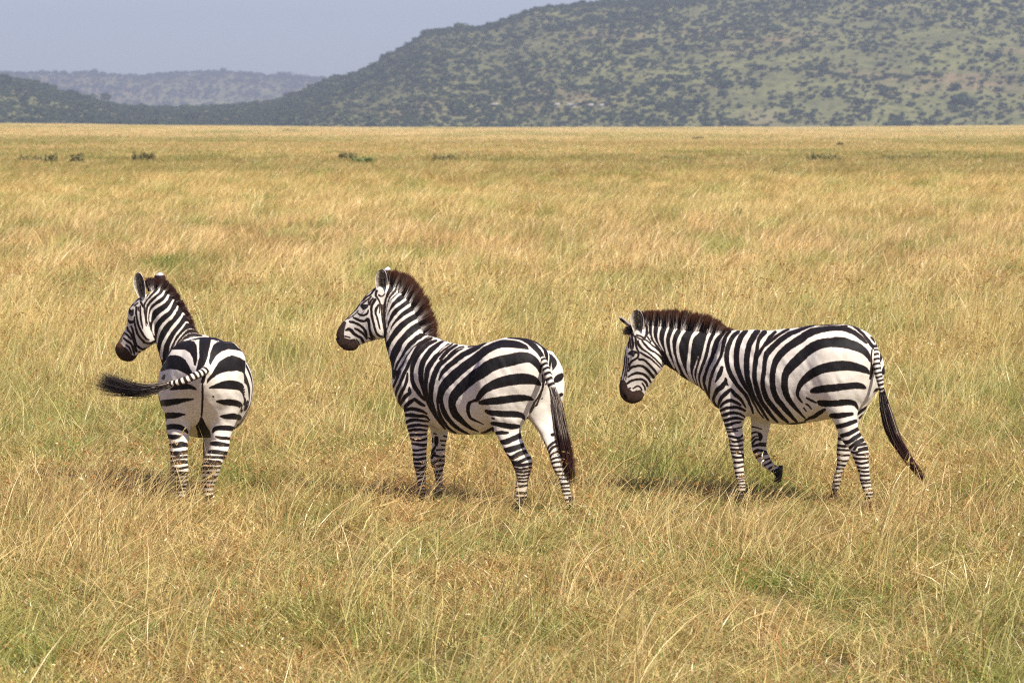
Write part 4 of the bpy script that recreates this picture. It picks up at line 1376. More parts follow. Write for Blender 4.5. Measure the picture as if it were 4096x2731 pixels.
coat3 = strokes("""
P 430,240 700,250 1000,280 1250,340 1440,370 1490,395 1465,405 1400,450 1345,560 1310,650 1265,770 1215,900 1190,1000 1168,1120 1100,1150 950,1110 800,1000 690,870 655,820 640,740 600,670 545,580 490,500 455,420 440,330
W 447,270,14 452,350,14 456,410,12 480,470,12
W 515,270,34 505,350,26 503,420,28 525,500,24 570,570,18 610,630,12
W 613,270,44 592,350,38 575,420,32 578,500,28 610,580,26 640,640,16
W 722,280,50 700,340,40 672,420,36 658,500,34 668,590,34 695,690,34 735,780,34 775,850,28
W 832,290,50 800,350,40 760,420,38 735,510,36 742,620,34 765,720,36 800,830,38 845,920,32
W 940,310,64 905,370,56 860,440,46 825,530,44 815,620,44 835,740,46 885,860,42 940,950,34 1000,1035,26
W 1098,350,70 1050,400,58 1000,470,46 975,570,44 962,700,44 955,830,52 975,930,42 1035,1060,28
W 1075,710,14 1050,800,24 1025,880,28 1025,950,26 1060,1060,16
W 1242,360,62 1200,450,44 1165,560,38 1140,680,38 1100,800,36 1075,900,34 1068,980,28 1090,1090,22
W 1357,380,66 1290,460,40 1240,560,38 1215,680,36 1180,790,36 1140,900,38 1115,1000,36 1135,1110,28
W 1465,400,50 1400,450,30 1345,560,34 1310,650,34 1265,770,34 1215,900,36 1190,1000,36 1165,1110,34
1155,1060,26 1180,1160,24 1208,1230,18
# face
408,300,20 428,350,26 428,420,26 400,475,20 350,450,14 300,435,12
215,670,36 250,655,46 290,655,30
240,420,16 250,500,24 258,560,24 255,610,14
215,470,12 222,540,18 235,620,10
195,520,12 205,600,12
255,430,12 290,480,18 292,540,20 305,600,20 325,650,20 320,710,20 290,740,22 240,770,24 215,810,20 205,850,10
320,510,16 330,560,26 370,610,22 430,650,14 480,690,14 560,760,16 620,830,14
350,655,16 400,690,24 470,730,20 540,790,14 600,850,12
370,510,14 410,560,24 470,620,22 540,660,16 600,710,18 650,790,20 655,830,14
290,450,12 350,490,12 420,500,14 480,550,14 540,600,14 600,650,14 640,700,18
440,460,12 480,520,14
340,745,26 390,750,24 440,790,22 490,840,22 540,900,24 560,930,14
200,890,16 230,850,24 290,830,26 360,825,26 420,860,26 470,910,28 515,970,24
195,965,14 250,930,24 320,915,28 390,930,28 440,970,28 480,1030,22
180,1050,18 240,1010,22 310,995,22 370,995,22 420,1030,26 440,1080,18
190,1115,12 230,1100,12
260,1110,12 310,1080,16 350,1095,16 370,1130,14
375,1045,14 405,1090,18 410,1130,12
165,620,9 155,720,7 145,820,7 125,920,7 100,1000,9
180,700,7 172,800,7 160,900,7 135,1000,7
200,730,10 195,800,7 180,900,7 165,1000,9
150,660,6 140,760,6 125,860,6 105,950,6
""", *G3) + strokes("""
300,262,30 250,310,40 225,400,42 205,490,38 170,590,30 125,680,30 85,790,30 55,900,28 42,1000,26 50,1060,16
205,690,36 180,760,48 150,820,32 130,860,10
250,820,22 245,860,46 200,920,56 150,960,48 115,1020,34 100,1080,26 130,1150,18 165,1200,12
245,850,30 275,900,14
310,950,28 250,1000,48 190,1060,38 165,1120,26 160,1170,12
310,950,30 360,1010,44 420,1060,34 460,1120,24 485,1170,12
185,1160,18 220,1120,30 270,1090,38 320,1085,38 380,1110,32 430,1140,20
180,1210,20 240,1180,32 300,1170,34 370,1165,34 430,1180,28 480,1210,20
185,1270,22 240,1255,34 300,1235,34 370,1235,30 430,1250,24 475,1280,12
200,1330,24 260,1320,34 320,1300,32 390,1295,30 455,1310,14
225,1385,24 290,1375,36 350,1355,26 430,1345,18
400,262,36 330,330,48 285,420,50 262,520,54 265,640,52 300,750,52 350,840,48 400,910,42 460,980,42 500,1040,38 530,1110,32 560,1180,26 575,1240,16
490,255,50 430,330,64 390,440,64 375,560,62 390,690,62 430,800,54 480,900,44 520,970,32 560,1060,24 600,1140,18 650,1230,16 700,1290,12
630,255,60 575,340,68 530,430,64 503,540,62 500,660,62 510,780,60 535,890,54 570,1000,44 610,1080,34 660,1160,32 720,1260,26 760,1310,18
715,262,56 660,330,44 635,400,34 622,490,40 612,560,56 600,680,52 598,800,50 612,900,52 640,1000,52 680,1100,46 750,1200,42 820,1280,32 870,1330,22
840,262,36 780,320,40 745,370,40 700,440,34 660,500,38 615,570,46
1000,235,26 910,280,30 830,335,34 760,380,40 700,440,30
1300,192,18 1180,225,36 1040,280,54 920,350,60 820,430,64 745,520,66 718,610,48 708,740,46 695,860,48 705,970,54 750,1080,56 830,1180,52 910,1260,42 990,1335,26
1935,395,24 1880,340,44 1800,275,50 1700,230,56 1580,212,58 1450,218,64 1330,250,80 1220,300,90 1100,380,90 980,460,86 880,560,84 835,650,66 815,760,64 810,880,64 825,980,64 870,1080,64 940,1160,54 1020,1250,42 1100,1330,24
1975,612,14 1950,550,50 1890,480,84 1790,428,104 1670,392,118 1540,380,118 1420,397,110 1320,437,110 1220,500,114 1110,600,114 1010,700,102 965,780,78 955,880,74 965,980,72 1000,1070,64 1070,1160,42 1140,1230,26 1200,1290,12
1970,760,20 1920,720,70 1820,685,94 1700,668,110 1580,672,116 1450,692,110 1350,727,104 1250,787,96 1170,860,72 1125,930,50 1108,1000,36 1125,1060,26 1165,1110,14
1215,1125,14 1250,1150,16 1280,1185,8
1185,1175,14 1215,1210,8
1925,935,22 1880,915,64 1800,905,72 1680,915,74 1560,930,82 1450,940,82 1350,955,74 1290,970,48 1275,985,18
1215,1055,14 1270,1080,22 1330,1110,14
1828,1190,12 1815,1150,38 1770,1110,60 1680,1105,70 1580,1115,74 1480,1120,70 1400,1115,74 1370,1105,46
1520,1265,54 1580,1268,64 1660,1258,60 1760,1245,34
1590,1395,44 1660,1380,50 1740,1355,48 1810,1330,38
1200,1320,16 1300,1280,40 1380,1230,44 1440,1190,26
1000,1356,12 1200,1342,16
1280,185,10 1400,175,12 1500,167,12 1640,165,8
1640,187,16 1700,192,20
1650,160,6 1760,182,22 1860,252,28 1940,342,30 2000,430,42 2040,450,56
1990,330,16 2040,390,12
1998,480,16 1990,560,14 1995,640,24 2000,740,36 1985,820,22
1130,205,10 1200,190,10
""", *E3) + strokes("""
245,405,14 340,405,16 445,385,12
255,440,14 320,437,16 395,427,10
275,490,18 340,500,26 400,515,24 460,480,16
285,545,20 350,560,24 410,550,24 465,535,16
300,600,16 370,610,20 440,600,20 470,590,14
310,650,22 380,655,24 470,645,18
320,692,18 400,695,22 475,715,18
330,740,26 400,750,24 472,740,18
340,810,24 400,805,24 467,800,18
348,875,20 400,870,14 464,850,14
356,935,18 420,925,16 478,920,14
370,975,16 430,975,14 482,970,12
380,1010,12 485,1000,10
380,1042,14 488,1030,12
385,1076,14 492,1072,12
385,1110,14 492,1105,12
380,1160,30 480,1160,30
1620,492,40 1700,472,48 1780,435,48 1840,400,38
1645,562,38 1720,562,42 1800,512,48 1862,470,44
1740,632,28 1800,582,38 1880,542,44 1935,520,28
1790,652,28 1830,605,22 1900,590,32 1950,585,24
1850,650,28 1955,630,30
1760,682,18 1800,690,22 1870,668,14 1962,655,14
1815,715,18 1870,715,24 1966,705,22
1772,750,20 1850,765,24 1968,755,20
1800,805,22 1880,820,24 1968,800,20
1825,860,18 1900,875,22 1973,860,16
1838,905,20 1910,920,22 1977,915,18
1848,960,22 1920,965,22 1985,960,18
1855,1015,20 1930,1020,20 1992,1010,16
1865,1060,20 1998,1050,16
1880,1112,16 2008,1095,14
1900,1155,16 2020,1140,14
1910,1195,20 2025,1185,18
1905,1240,30 2015,1235,30
""", *F3)  # one stroke beside the cleft paints the dark shadow under the tail
coat3f = strokes("""
555,380,12 620,390,10 680,405,8
655,470,40 668,500,44 660,530,36
555,460,14 590,447,16 635,445,10
558,530,16 600,497,14 634,495,8
560,590,18 600,542,22 645,530,14
578,612,24 640,597,30 735,605,20
650,575,10 745,575,8
590,682,30 640,662,32 738,680,20
622,745,26 680,717,26 750,700,14
690,788,18 780,755,18
720,840,22 800,795,18
770,880,22 850,840,20
820,920,50 900,900,50
860,960,60 900,960,50
1588,602,26 1680,612,30 1765,600,18
1580,652,20 1650,657,20 1745,660,18
1588,712,22 1660,720,20 1742,720,16
1582,772,18 1650,790,20 1722,785,18
1582,832,18 1692,845,20
1568,882,16 1672,885,16
1552,940,18 1655,930,16
1540,992,18 1645,980,16
1530,1042,18 1635,1035,16
1515,1090,18 1620,1080,16
1505,1140,26 1600,1135,26
1590,520,30 1700,530,30 1790,520,24
1600,440,24 1800,430,24
""", *F3) + strokes("""
2085,420,14 2110,480,26 2122,540,30 2108,610,18
2135,755,44 2165,700,50 2180,650,20
1960,1012,18 2010,980,24 2070,950,26
1835,1240,30 1890,1200,34 1945,1160,24
1856,1292,26 1895,1265,20
1985,890,10 2050,830,12
1985,480,20 1975,600,30 1985,760,50 1950,880,30
""", *E3)  # last stroke carries the painted tail shadow onto the far haunch
m3 = strokes("""
P 70,1000 150,1003 172,1040 195,1105 250,1145 300,1135 350,1125 385,1160 412,1210 370,1290 250,1340 90,1300 40,1150
""", *G3)
ny3 = neck3.Ys
Z3 = dict(seed=3, label="right-hand zebra walking left with lowered head, its hanging tail swinging away behind",
    chains=[trunk3, neck3, head3, jaw3, nf3, ff3, nh3, fh3], ks=[.02, .045, .03, .03, .045, .03, .035, .022],
    mirror=["trunk", "neck", "head"], farset=["farleg", "farhaunch"], plane=(at(3200, 1550, 24.1), Lvec(YW3)),
    loc=np.array([at(3200, 1400, 24.1)[0], 24.1, 0.0]), nostril=strokes('140,1180,14 160,1225,26', *G3), mouth=strokes('205,1285,4 250,1235,5 285,1170,5 300,1130,4', *G3), coat=coat3, coat_far=coat3f, muzzle=m3,
    eye=hx(G3, 250, 665), headdir=at(*hx(G3, 250, 1250), YH3) - at(*hx(G3, 340, 450), YH3), headingleft=True, lidsgn=1,
    hooves=[(2942, 1994, 2976, 1994, f3(2960, .15), YW3), (3105, 1925, 3135, 1925, f3(3120, -.14), YW3), (3454, 2012, 3492, 2012, f3(3472, .15), YW3), (3318, 1978, 3354, 1978, f3(3335, -.14), YW3)],
    ears=[ear_dat(G3, 322, 415, 305, 116, YH3 - .045, YH3 - .055, 138, (-.25, -1, .1), 'light'),
          ear_dat(G3, 235, 330, 84, 212, YH3 + .05, YH3 + .10, 80, (-.2, .3, 1), 'dark')],
    mane=dict(pts=mane_dat(G3, [(335, 300, 345, 150), (390, 288, 400, 128), (460, 285, 480, 122), (540, 298, 570, 122), (640, 304, 670, 112), (740, 320, 775, 100), (850, 340, 900, 108), (960, 355, 1030, 135),
        (1090, 370, 1160, 160), (1200, 390, 1270, 200), (1300, 402, 1370, 270), (1390, 404, 1440, 340), (1480, 394, 1520, 375)],
        lambda k: ny3[-1] + (ny3[1] - ny3[-1]) * k ** 1.5, (5, 18)), n=10000, tipcol=(.115, .043, .02)),
    forelock=(2450 + 245 / 3.136, 1200 + 365 / 3.136, 2450 + 165 / 3.136, 1200 + 400 / 3.136, YH3, 420, .022),
    tail=dict(dock=[(3495, 1398, 19, f3(3495, 0) - .02), (3504, 1440, 15, f3(3504, 0) - .06), (3512, 1490, 15, f3(3506, .03) - .07), (3521, 1530, 13, f3(3506, .05) - .07), (3528, 1572, 10, f3(3506, .06) - .07)],
        tuft=[(3522, 1535, 8, f3(3506, .05) - .07), (3533, 1590, 14, f3(3506, .06) - .07), (3546, 1650, 22, f3(3506, .06) - .07), (3566, 1720, 25, f3(3506, .06) - .07), (3596, 1780, 22, f3(3506, .06) - .07), (3628, 1830, 17, f3(3506, .06) - .07), (3662, 1875, 11, f3(3506, .06) - .07), (3700, 1920, 4, f3(3506, .06) - .07)],
        n=2600, rings=11, grey=.3, tip=(.07, .022, .015), drift=.012))

# ================= left hand zebra: rump to the camera, neck turned so that it looks left
H1 = (400, 1060, 3.564); D1 = (380, 1300, 3.0); F1 = (380, 1600, 3.0)
tr = [(23.60, 816, 26, 1470, 1540), (23.66, 816, 70, 1420, 1600), (23.74, 817, 118, 1385, 1650), (23.84, 819, 146, 1362, 1690), (23.98, 821, 160, 1350, 1715), (24.15, 822, 170, 1349, 1735),
      (24.35, 823, 185, 1352, 1748), (24.55, 823, 191, 1354, 1752), (24.75, 823, 186, 1353, 1745), (24.92, 820, 165, 1348, 1730), (25.06, 815, 140, 1345, 1710), (25.20, 808, 110, 1350, 1690), (25.32, 802, 76, 1385, 1665), (25.40, 800, 40, 1430, 1620)]
trunk1 = Chain([(x, t, x, b, h / PXM * (Y / 24.0)) for Y, x, h, t, b in tr], [q[0] for q in tr], [90] * len(tr), comp=False, name="trunk", seg=48, power=2.1)
neck1 = Chain([(700, 1570, 860, 1390, .15), (668, 1490, 822, 1352, .125), (648, 1435, 788, 1332, .108), (635, 1397, 762, 1296, .096), (627, 1362, 742, 1258, .086), (618, 1318, 718, 1222, .08), (606, 1272, 692, 1192, .074), (592, 1228, 664, 1166, .068), (574, 1195, 632, 1150, .058)],
    [25.02, 25.0, 24.98, 24.96, 24.95, 24.94, 24.93, 24.92, 24.92], [55, 40, 28, 20, 15, 12, 10, 10, 10], comp=False, name="neck")
YH1 = 24.92
head1 = Chain(z3(*H1, """
645,395 760,520 .05
562,458 785,720 .068
492,525 790,880 .077
428,605 785,1010 .079
402,692 765,1118 .075
396,790 700,1168 .066
374,882 630,1218 .058
330,962 562,1258 .052
290,1042 530,1298 .048
250,1112 500,1338 .047
219,1172 455,1370 .045
226,1242 400,1378 .038
266,1312 320,1362 .02"""), [24.92 + .012 * i for i in range(13)], [14] * 13, comp=False, name="head", power=2.1)
jaw1 = Chain(z3(*H1, """
600,620 770,640 .07
560,740 785,800 .080
540,860 790,950 .080
560,980 780,1090 .066
640,1070 740,1130 .04"""), [24.93] * 5, [14] * 5, comp=False, name="head")
def zc(rows, Ys, name):
    return Chain(z3(*F1, rows), Ys, [0] * len(Ys), comp=False, name=name)
lh1 = zc("""
960,-700 1200,-690 .10
872,-560 1285,-540 .17
845,-380 1292,-380 .22
832,-200 1290,-200 .235
815,0 1282,0 .22
832,150 1262,150 .19
850,260 1205,260 .15
862,340 1150,350 .125
885,440 1128,450 .10
895,550 1113,550 .085
897,640 1110,640 .078
905,740 1112,740 .075
915,830 1125,830 .072
925,900 1128,900 .065
940,980 1112,980 .052
950,1060 1092,1060 .046
945,1130 1085,1130 .05
940,1190 1070,1195 .045""", [23.98, 23.95, 23.95, 23.96, 23.97, 23.97, 23.96, 23.94, 23.90, 23.86, 23.83, 23.80, 23.78, 23.79, 23.80, 23.81, 23.82, 23.80], "haunch")
rh1 = zc("""
1400,-700 1660,-690 .10
1300,-560 1790,-540 .17
1282,-380 1800,-380 .22
1282,-200 1790,-200 .235
1285,0 1762,0 .22
1305,150 1725,150 .19
1345,250 1690,250 .15
1378,340 1650,350 .125
1388,430 1622,440 .10
1372,540 1612,545 .085
1352,620 1592,625 .078
1310,700 1556,705 .075
1280,780 1516,785 .072
1270,860 1492,865 .065
1272,940 1465,945 .055
1282,1020 1435,1025 .047
1288,1100 1425,1105 .05
1290,1160 1420,1165 .045""", [23.98, 23.95, 23.95, 23.96, 23.97, 23.97, 23.96, 23.94, 23.90, 23.86, 23.83, 23.80, 23.78, 23.79, 23.80, 23.81, 23.82, 23.80], "haunch")
lf1 = zc("""
880,100 1150,100 .13
890,250 1120,260 .10
900,400 1080,410 .08
905,550 1060,560 .065
905,700 1040,710 .055
905,800 1035,805 .052
905,900 1020,905 .04
905,1000 1015,1005 .035
902,1080 1020,1080 .04
900,1150 1010,1150 .038""", [25.02] * 10, "foreleg")
rf1 = zc("""
1290,100 1560,100 .13
1290,250 1500,260 .10
1290,400 1450,410 .08
1296,550 1430,560 .065
1300,700 1425,710 .055
1300,800 1420,805 .052
1305,900 1400,905 .04
1308,1000 1398,1005 .035
1305,1080 1405,1080 .04
1305,1150 1400,1150 .038""", [25.0] * 10, "foreleg")
coat1 = strokes("""
P 690,390 720,330 790,290 900,250 1020,330 1120,470 1220,600 1300,720 1360,880 1400,990 1390,1010 1340,1010 1250,1040 1160,1080 1090,1140 1020,1200 970,1290 935,1400 920,1500 880,1500 840,1360 815,1180 795,1100 760,1000 710,900 670,830 640,740 622,640 618,580 640,500
W 790,320,32 750,370,30 710,420,26 660,480,26 625,530,26 600,560,16
W 857,325,30 820,390,40 760,440,34 700,500,34 660,560,26 642,640,24 642,740,22 660,840,14
W 923,355,26 890,420,44 830,470,42 770,520,40 715,580,34 690,640,30 680,720,26 690,830,22 710,900,16 750,980,12
W 985,405,26 950,480,50 890,540,48 810,590,46 750,640,42 720,720,40 718,800,32
W 1052,480,26 1010,570,44 960,640,54 880,700,54 810,770,52 770,840,46 758,920,36 775,1000,22
W 1112,580,26 1080,650,44 1020,740,54 950,800,54 880,880,52 840,960,48 820,1050,34 815,1150,18
W 1192,660,26 1150,750,44 1090,830,56 1030,900,54 970,990,52 920,1080,48 890,1170,48 875,1270,48 885,1340,28
W 1232,795,20 1190,870,34 1130,940,36 1080,1000,34 1030,1100,34 1000,1170,28 985,1230,14
W 1252,915,18 1200,960,24 1140,1020,28 1090,1090,26 1050,1160,18
W 1284,965,14 1230,1000,20 1170,1050,16 1110,1120,12
W 1332,1005,12 1240,1050,10
575,520,20 600,560,28 612,600,14
520,600,24 515,680,24 525,760,22 545,850,24 580,930,24 620,1000,24 660,1050,20 700,1065,10
575,580,14 575,680,20 580,760,22 595,840,18 610,910,10
550,600,14 550,650,10
625,570,18 635,650,22 645,740,14 660,870,8
490,740,14 495,830,20 515,920,24 545,1000,26 590,1060,24 630,1090,16
470,640,18 470,700,14
440,680,56 430,650,36 455,700,40
470,560,16 430,600,14 410,640,10
520,500,18 560,470,18 590,500,10
540,540,12 490,580,14
400,780,16 430,815,40 480,800,24 490,770,10
440,870,16 465,920,26 480,1000,26 500,1080,26 520,1140,26 560,1180,18
391,890,26 400,930,28 440,980,24 465,1040,24 490,1110,24 500,1170,28 520,1230,28
350,965,16 380,990,24 420,1030,22 440,1060,14
340,1040,20 380,1080,26 430,1110,24 460,1160,24 480,1230,22 490,1270,16
370,1140,14 410,1170,20 435,1220,16 450,1260,10
540,1150,20 580,1190,28
600,1200,18 660,1190,14
560,1240,20
620,1100,20 700,1120,18 760,1090,24 790,1080,14
""", *H1) + strokes("""
1330,120,130 1320,200,128 1312,260,118 1305,320,108 1300,380,90 1285,430,86 1258,500,64 1238,540,36
# left side of the rump
P 920,290 960,240 1040,195 1120,185 1190,200 1215,240 1225,330 1225,420 1205,492 1188,470 1175,400 1140,330 1080,292 1000,288
P 790,480 850,400 900,368 960,360 1030,378 1085,420 1130,500 1168,575 1180,610 1120,600 1060,565 980,532 900,522 840,535 800,560
900,772,14 1000,745,56 1080,737,64 1150,745,46 1205,770,18
800,935,66 870,930,76 960,920,66 1060,905,44 1175,893,12
835,1090,66 900,1085,68 980,1080,58 1078,1070,14
868,1225,56 950,1215,58 1030,1230,58 1090,1270,42 1105,1290,18
878,1325,34 920,1340,54 980,1340,44 1035,1330,14
825,640,26 840,600,16
768,860,12 772,960,14 800,1060,14 850,1140,10
# right side
1410,165,36 1470,165,42 1535,160,16
P 1380,482 1368,440 1385,340 1415,255 1470,205 1560,188 1660,215 1720,265 1760,315 1690,300 1600,288 1520,312 1450,365 1400,450
P 1340,705 1352,650 1400,590 1440,520 1490,440 1560,395 1640,365 1720,390 1795,430 1830,480 1820,560 1800,600 1760,560 1700,545 1600,552 1520,570 1450,605 1390,650
1800,580,40 1825,660,44 1860,740,44 1892,800,30 1896,850,16
1895,800,18 1897,900,12 1880,1000,12 1830,1090,14 1760,1160,14 1700,1200,12
1375,755,14 1450,735,46 1550,720,90 1650,718,100 1730,735,90 1775,790,54 1805,850,54 1822,920,46 1812,980,44 1795,1020,14
1460,915,12 1520,920,50 1620,925,70 1710,940,66 1755,980,44 1757,1040,14
1500,1090,12 1560,1095,48 1640,1090,68 1725,1105,58
1420,1285,18 1450,1240,48 1530,1230,58 1620,1235,58 1685,1245,38
1455,1340,14 1520,1355,38 1610,1360,28
1290,700,16 1290,850,20 1285,1000,18 1280,1080,18
P 1275,1090 1295,1120 1330,1190 1385,1280 1390,1345 1240,1350 1230,1280 1210,1210 1250,1150
1310,620,36 1292,680,40 1320,560,24
1415,855,14 1425,870,10
""", *D1) + strokes("""
895,540,38 960,545,58 1040,530,62 1108,540,38
900,632,38 970,640,56 1040,630,38 1108,620,42
905,700,20 1000,690,28 1105,680,24
905,762,36 1000,742,46 1108,740,36
905,812,34 1000,820,26 1115,800,24
905,870,26 1000,880,52 1120,880,36
910,930,26 1000,950,14 1125,930,18
910,980,26 1000,1000,20 1115,980,18
910,1032,24 1000,1040,26 1105,1030,18
915,1082,18 1000,1080,20 1098,1070,14
920,1122,24 1000,1120,16 1085,1112,14
900,1172,40 1070,1172,36
1380,520,28 1440,520,54 1530,530,44 1615,540,28
1358,620,36 1440,620,46 1595,640,44
1330,682,26 1430,685,28 1562,690,34
1305,722,16 1500,738,18
1285,762,26 1400,760,32 1522,762,22
1285,822,44 1340,812,36 1505,812,18
1270,872,16 1485,862,14
1275,932,22 1380,935,34 1472,922,26
1278,982,10 1450,990,14
1280,1032,26 1435,1040,26
1288,1100,18 1430,1092,16
1290,1150,26 1420,1150,26
""", *F1)
coat1f = strokes("""
905,700,30 1040,690,30
905,770,30 1040,770,30
905,840,30 1020,840,30
905,905,26 1020,905,26
905,965,26 1020,965,26
905,1020,24 1020,1020,24
905,1070,22 1020,1070,22
900,1130,30 1020,1130,30
1296,480,14 1300,700,24 1300,760,30 1420,760,30
1300,830,30 1420,830,30
1305,900,24 1400,900,24
1305,960,24 1400,960,24
1305,1020,24 1400,1020,24
1305,1080,24 1400,1080,24
""", *F1)
m1 = strokes("""
P 225,1120 270,1095 300,1125 330,1160 385,1190 425,1240 450,1275 485,1292 530,1285 520,1340 430,1410 290,1400 190,1270 190,1160
""", *H1)
ru1 = strokes("""
P 335,940 352,985 315,1040 322,1085 300,1120 318,1160 290,1190 240,1160 220,1120 260,1050
""", *H1)
# flanks of the left zebra: pattern of the right-hand zebra, laid along the body by position
def donor1(P, N, nm, X, Y, st):
    s_ = P[:, 1] - 23.62
    dx = 3497 - s_ * PXM * .87
    dy = Y + (1300 - 1349) + (P[:, 1] - 24) * 0 + 0
    dn = eval_strokes(coat3, dx, dy)
    use = (nm == "trunk") & ((N[:, 1] > -0.12) | (P[:, 1] > 24.55))
    use |= (nm == "haunch") & (N[:, 1] > -0.05) & (P[:, 2] > .6)
    fl = np.isin(nm, ["foreleg"])
    out = st.copy(); out[use] = dn[use]
    low = (nm == "trunk") & (P[:, 2] < .62)
    out[fl] = eval_strokes(coat1f, X[fl], Y[fl])
    dk = use & (np.abs(P[:, 0] - at(832, 1500, 24.5)[0]) < .035) & (N[:, 2] > .5)
    out[dk] = -6
    return out
Z1 = dict(seed=1, label="left-hand zebra with its rump to the camera, head turned left and tail flicked out sideways",
    chains=[trunk1, neck1, head1, jaw1, lh1, rh1, lf1, rf1], ks=[.02, .045, .03, .03, .035, .012, .03, .03],
    mirror=["neck", "head"], farset=[], plane=None, donor=donor1,
    loc=np.array([at(820, 1400, 24.2)[0], 24.2, 0.0]), nostril=strokes('250,1265,14 275,1295,26', *H1), mouth=strokes('330,1350,4 380,1310,5 420,1260,4', *H1), coat=coat1, coat_far=None, muzzle=m1, rust=ru1,
    eye=hx(H1, 445, 685), headdir=at(*hx(H1, 250, 1250), YH1) - at(*hx(H1, 700, 420), YH1), headingleft=False, lidsgn=1,
    hooves=[(695, 1998, 738, 1998, 23.80, 0), (812, 1990, 852, 1990, 23.80, 0), (682, 1984, 716, 1984, 25.02, 0), (816, 1984, 846, 1984, 25.0, 0)],
    ears=[ear_dat(H1, 605, 460, 540, 104, YH1 - .05, YH1 - .06, 150, (-.35, -1, .05), 'light'),
          ear_dat(H1, 862, 330, 848, 106, YH1 + .06, YH1 + .05, 140, (-.15, 1, 0), 'dark')],
    mane=dict(pts=[(*hx(H1, a, b), *hx(H1, c, d), Yq, yq) for a, b, c, d, Yq, yq in [
        (690, 345, 655, 190, 24.93, 10), (750, 330, 735, 165, 24.93, 10), (810, 325, 850, 190, 24.93, 10), (870, 335, 950, 215, 24.93, 10), (940, 385, 1040, 290, 24.94, 12), (1010, 460, 1120, 400, 24.95, 14), (1075, 550, 1190, 520, 24.95, 15),
        (1145, 650, 1260, 650, 24.96, 18), (1200, 760, 1320, 770, 24.97, 22), (1250, 880, 1350, 880, 24.98, 28), (1300, 960, 1385, 975, 25.0, 35), (1370, 1000, 1420, 1010, 25.0, 40)]], n=9000, tipcol=(.055, .016, .012)),
    tail=dict(dock=[(823, 1478, 16, 23.60), (806, 1492, 15, 23.52), (782, 1502, 15, 23.46), (755, 1515, 14, 23.42), (722, 1527, 14, 23.40), (690, 1534, 12, 23.40), (665, 1538, 10, 23.40)],
        tuft=[(700, 1532, 9, 23.40), (665, 1540, 13, 23.40), (620, 1552, 18, 23.40), (570, 1560, 21, 23.42), (520, 1556, 22, 23.44), (475, 1546, 21, 23.46), (430, 1532, 18, 23.48), (404, 1520, 14, 23.5)],
        n=1700, rings=10, grey=.5, tip=(.03, .02, .017), line=.0, drift=.05))
for Z in (Z1, Z2, Z3):
    build_zebra(Z)

# ------------------------------------------------------------------ grass
def grass_mat():
    t = NT("savanna_grass")
    c, pos = grass_colour(t)
    a = t.attr("col").outputs["Color"]
    c = t.mix(1.0, c, a, 'MULTIPLY')
    d = t.n("ShaderNodeBsdfDiffuse"); tr = t.n("ShaderNodeBsdfTranslucent"); g = t.n("ShaderNodeBsdfGlossy")
    t.l(c, d.inputs[0])
    t.l(t.mix(1.0, c, (1.0, 0.95, 0.7), 'MULTIPLY'), tr.inputs[0])
    g.inputs["Roughness"].default_value = 0.35; g.inputs[0].default_value = (1, .95, .85, 1)
    m1 = t.n("ShaderNodeMixShader"); m1.inputs[0].default_value = 0.30
    t.l(d.outputs[0], m1.inputs[1]); t.l(tr.outputs[0], m1.inputs[2])
    m2 = t.n("ShaderNodeMixShader"); m2.inputs[0].default_value = 0.035
    t.l(m1.outputs[0], m2.inputs[1]); t.l(g.outputs[0], m2.inputs[2])
    t.l(m2.outputs[0], t.out.inputs[0])
    return t.m
M_GRASS = grass_mat()
TINTS = np.array([(1.17, 1.07, 0.98), (1.50, 1.42, 1.40), (0.52, 0.78, 0.42), (0.92, 0.56, 0.42), (0.42, 0.36, 0.30)])  # pale and dark tints also paint highlight and shadow contrast into the blades
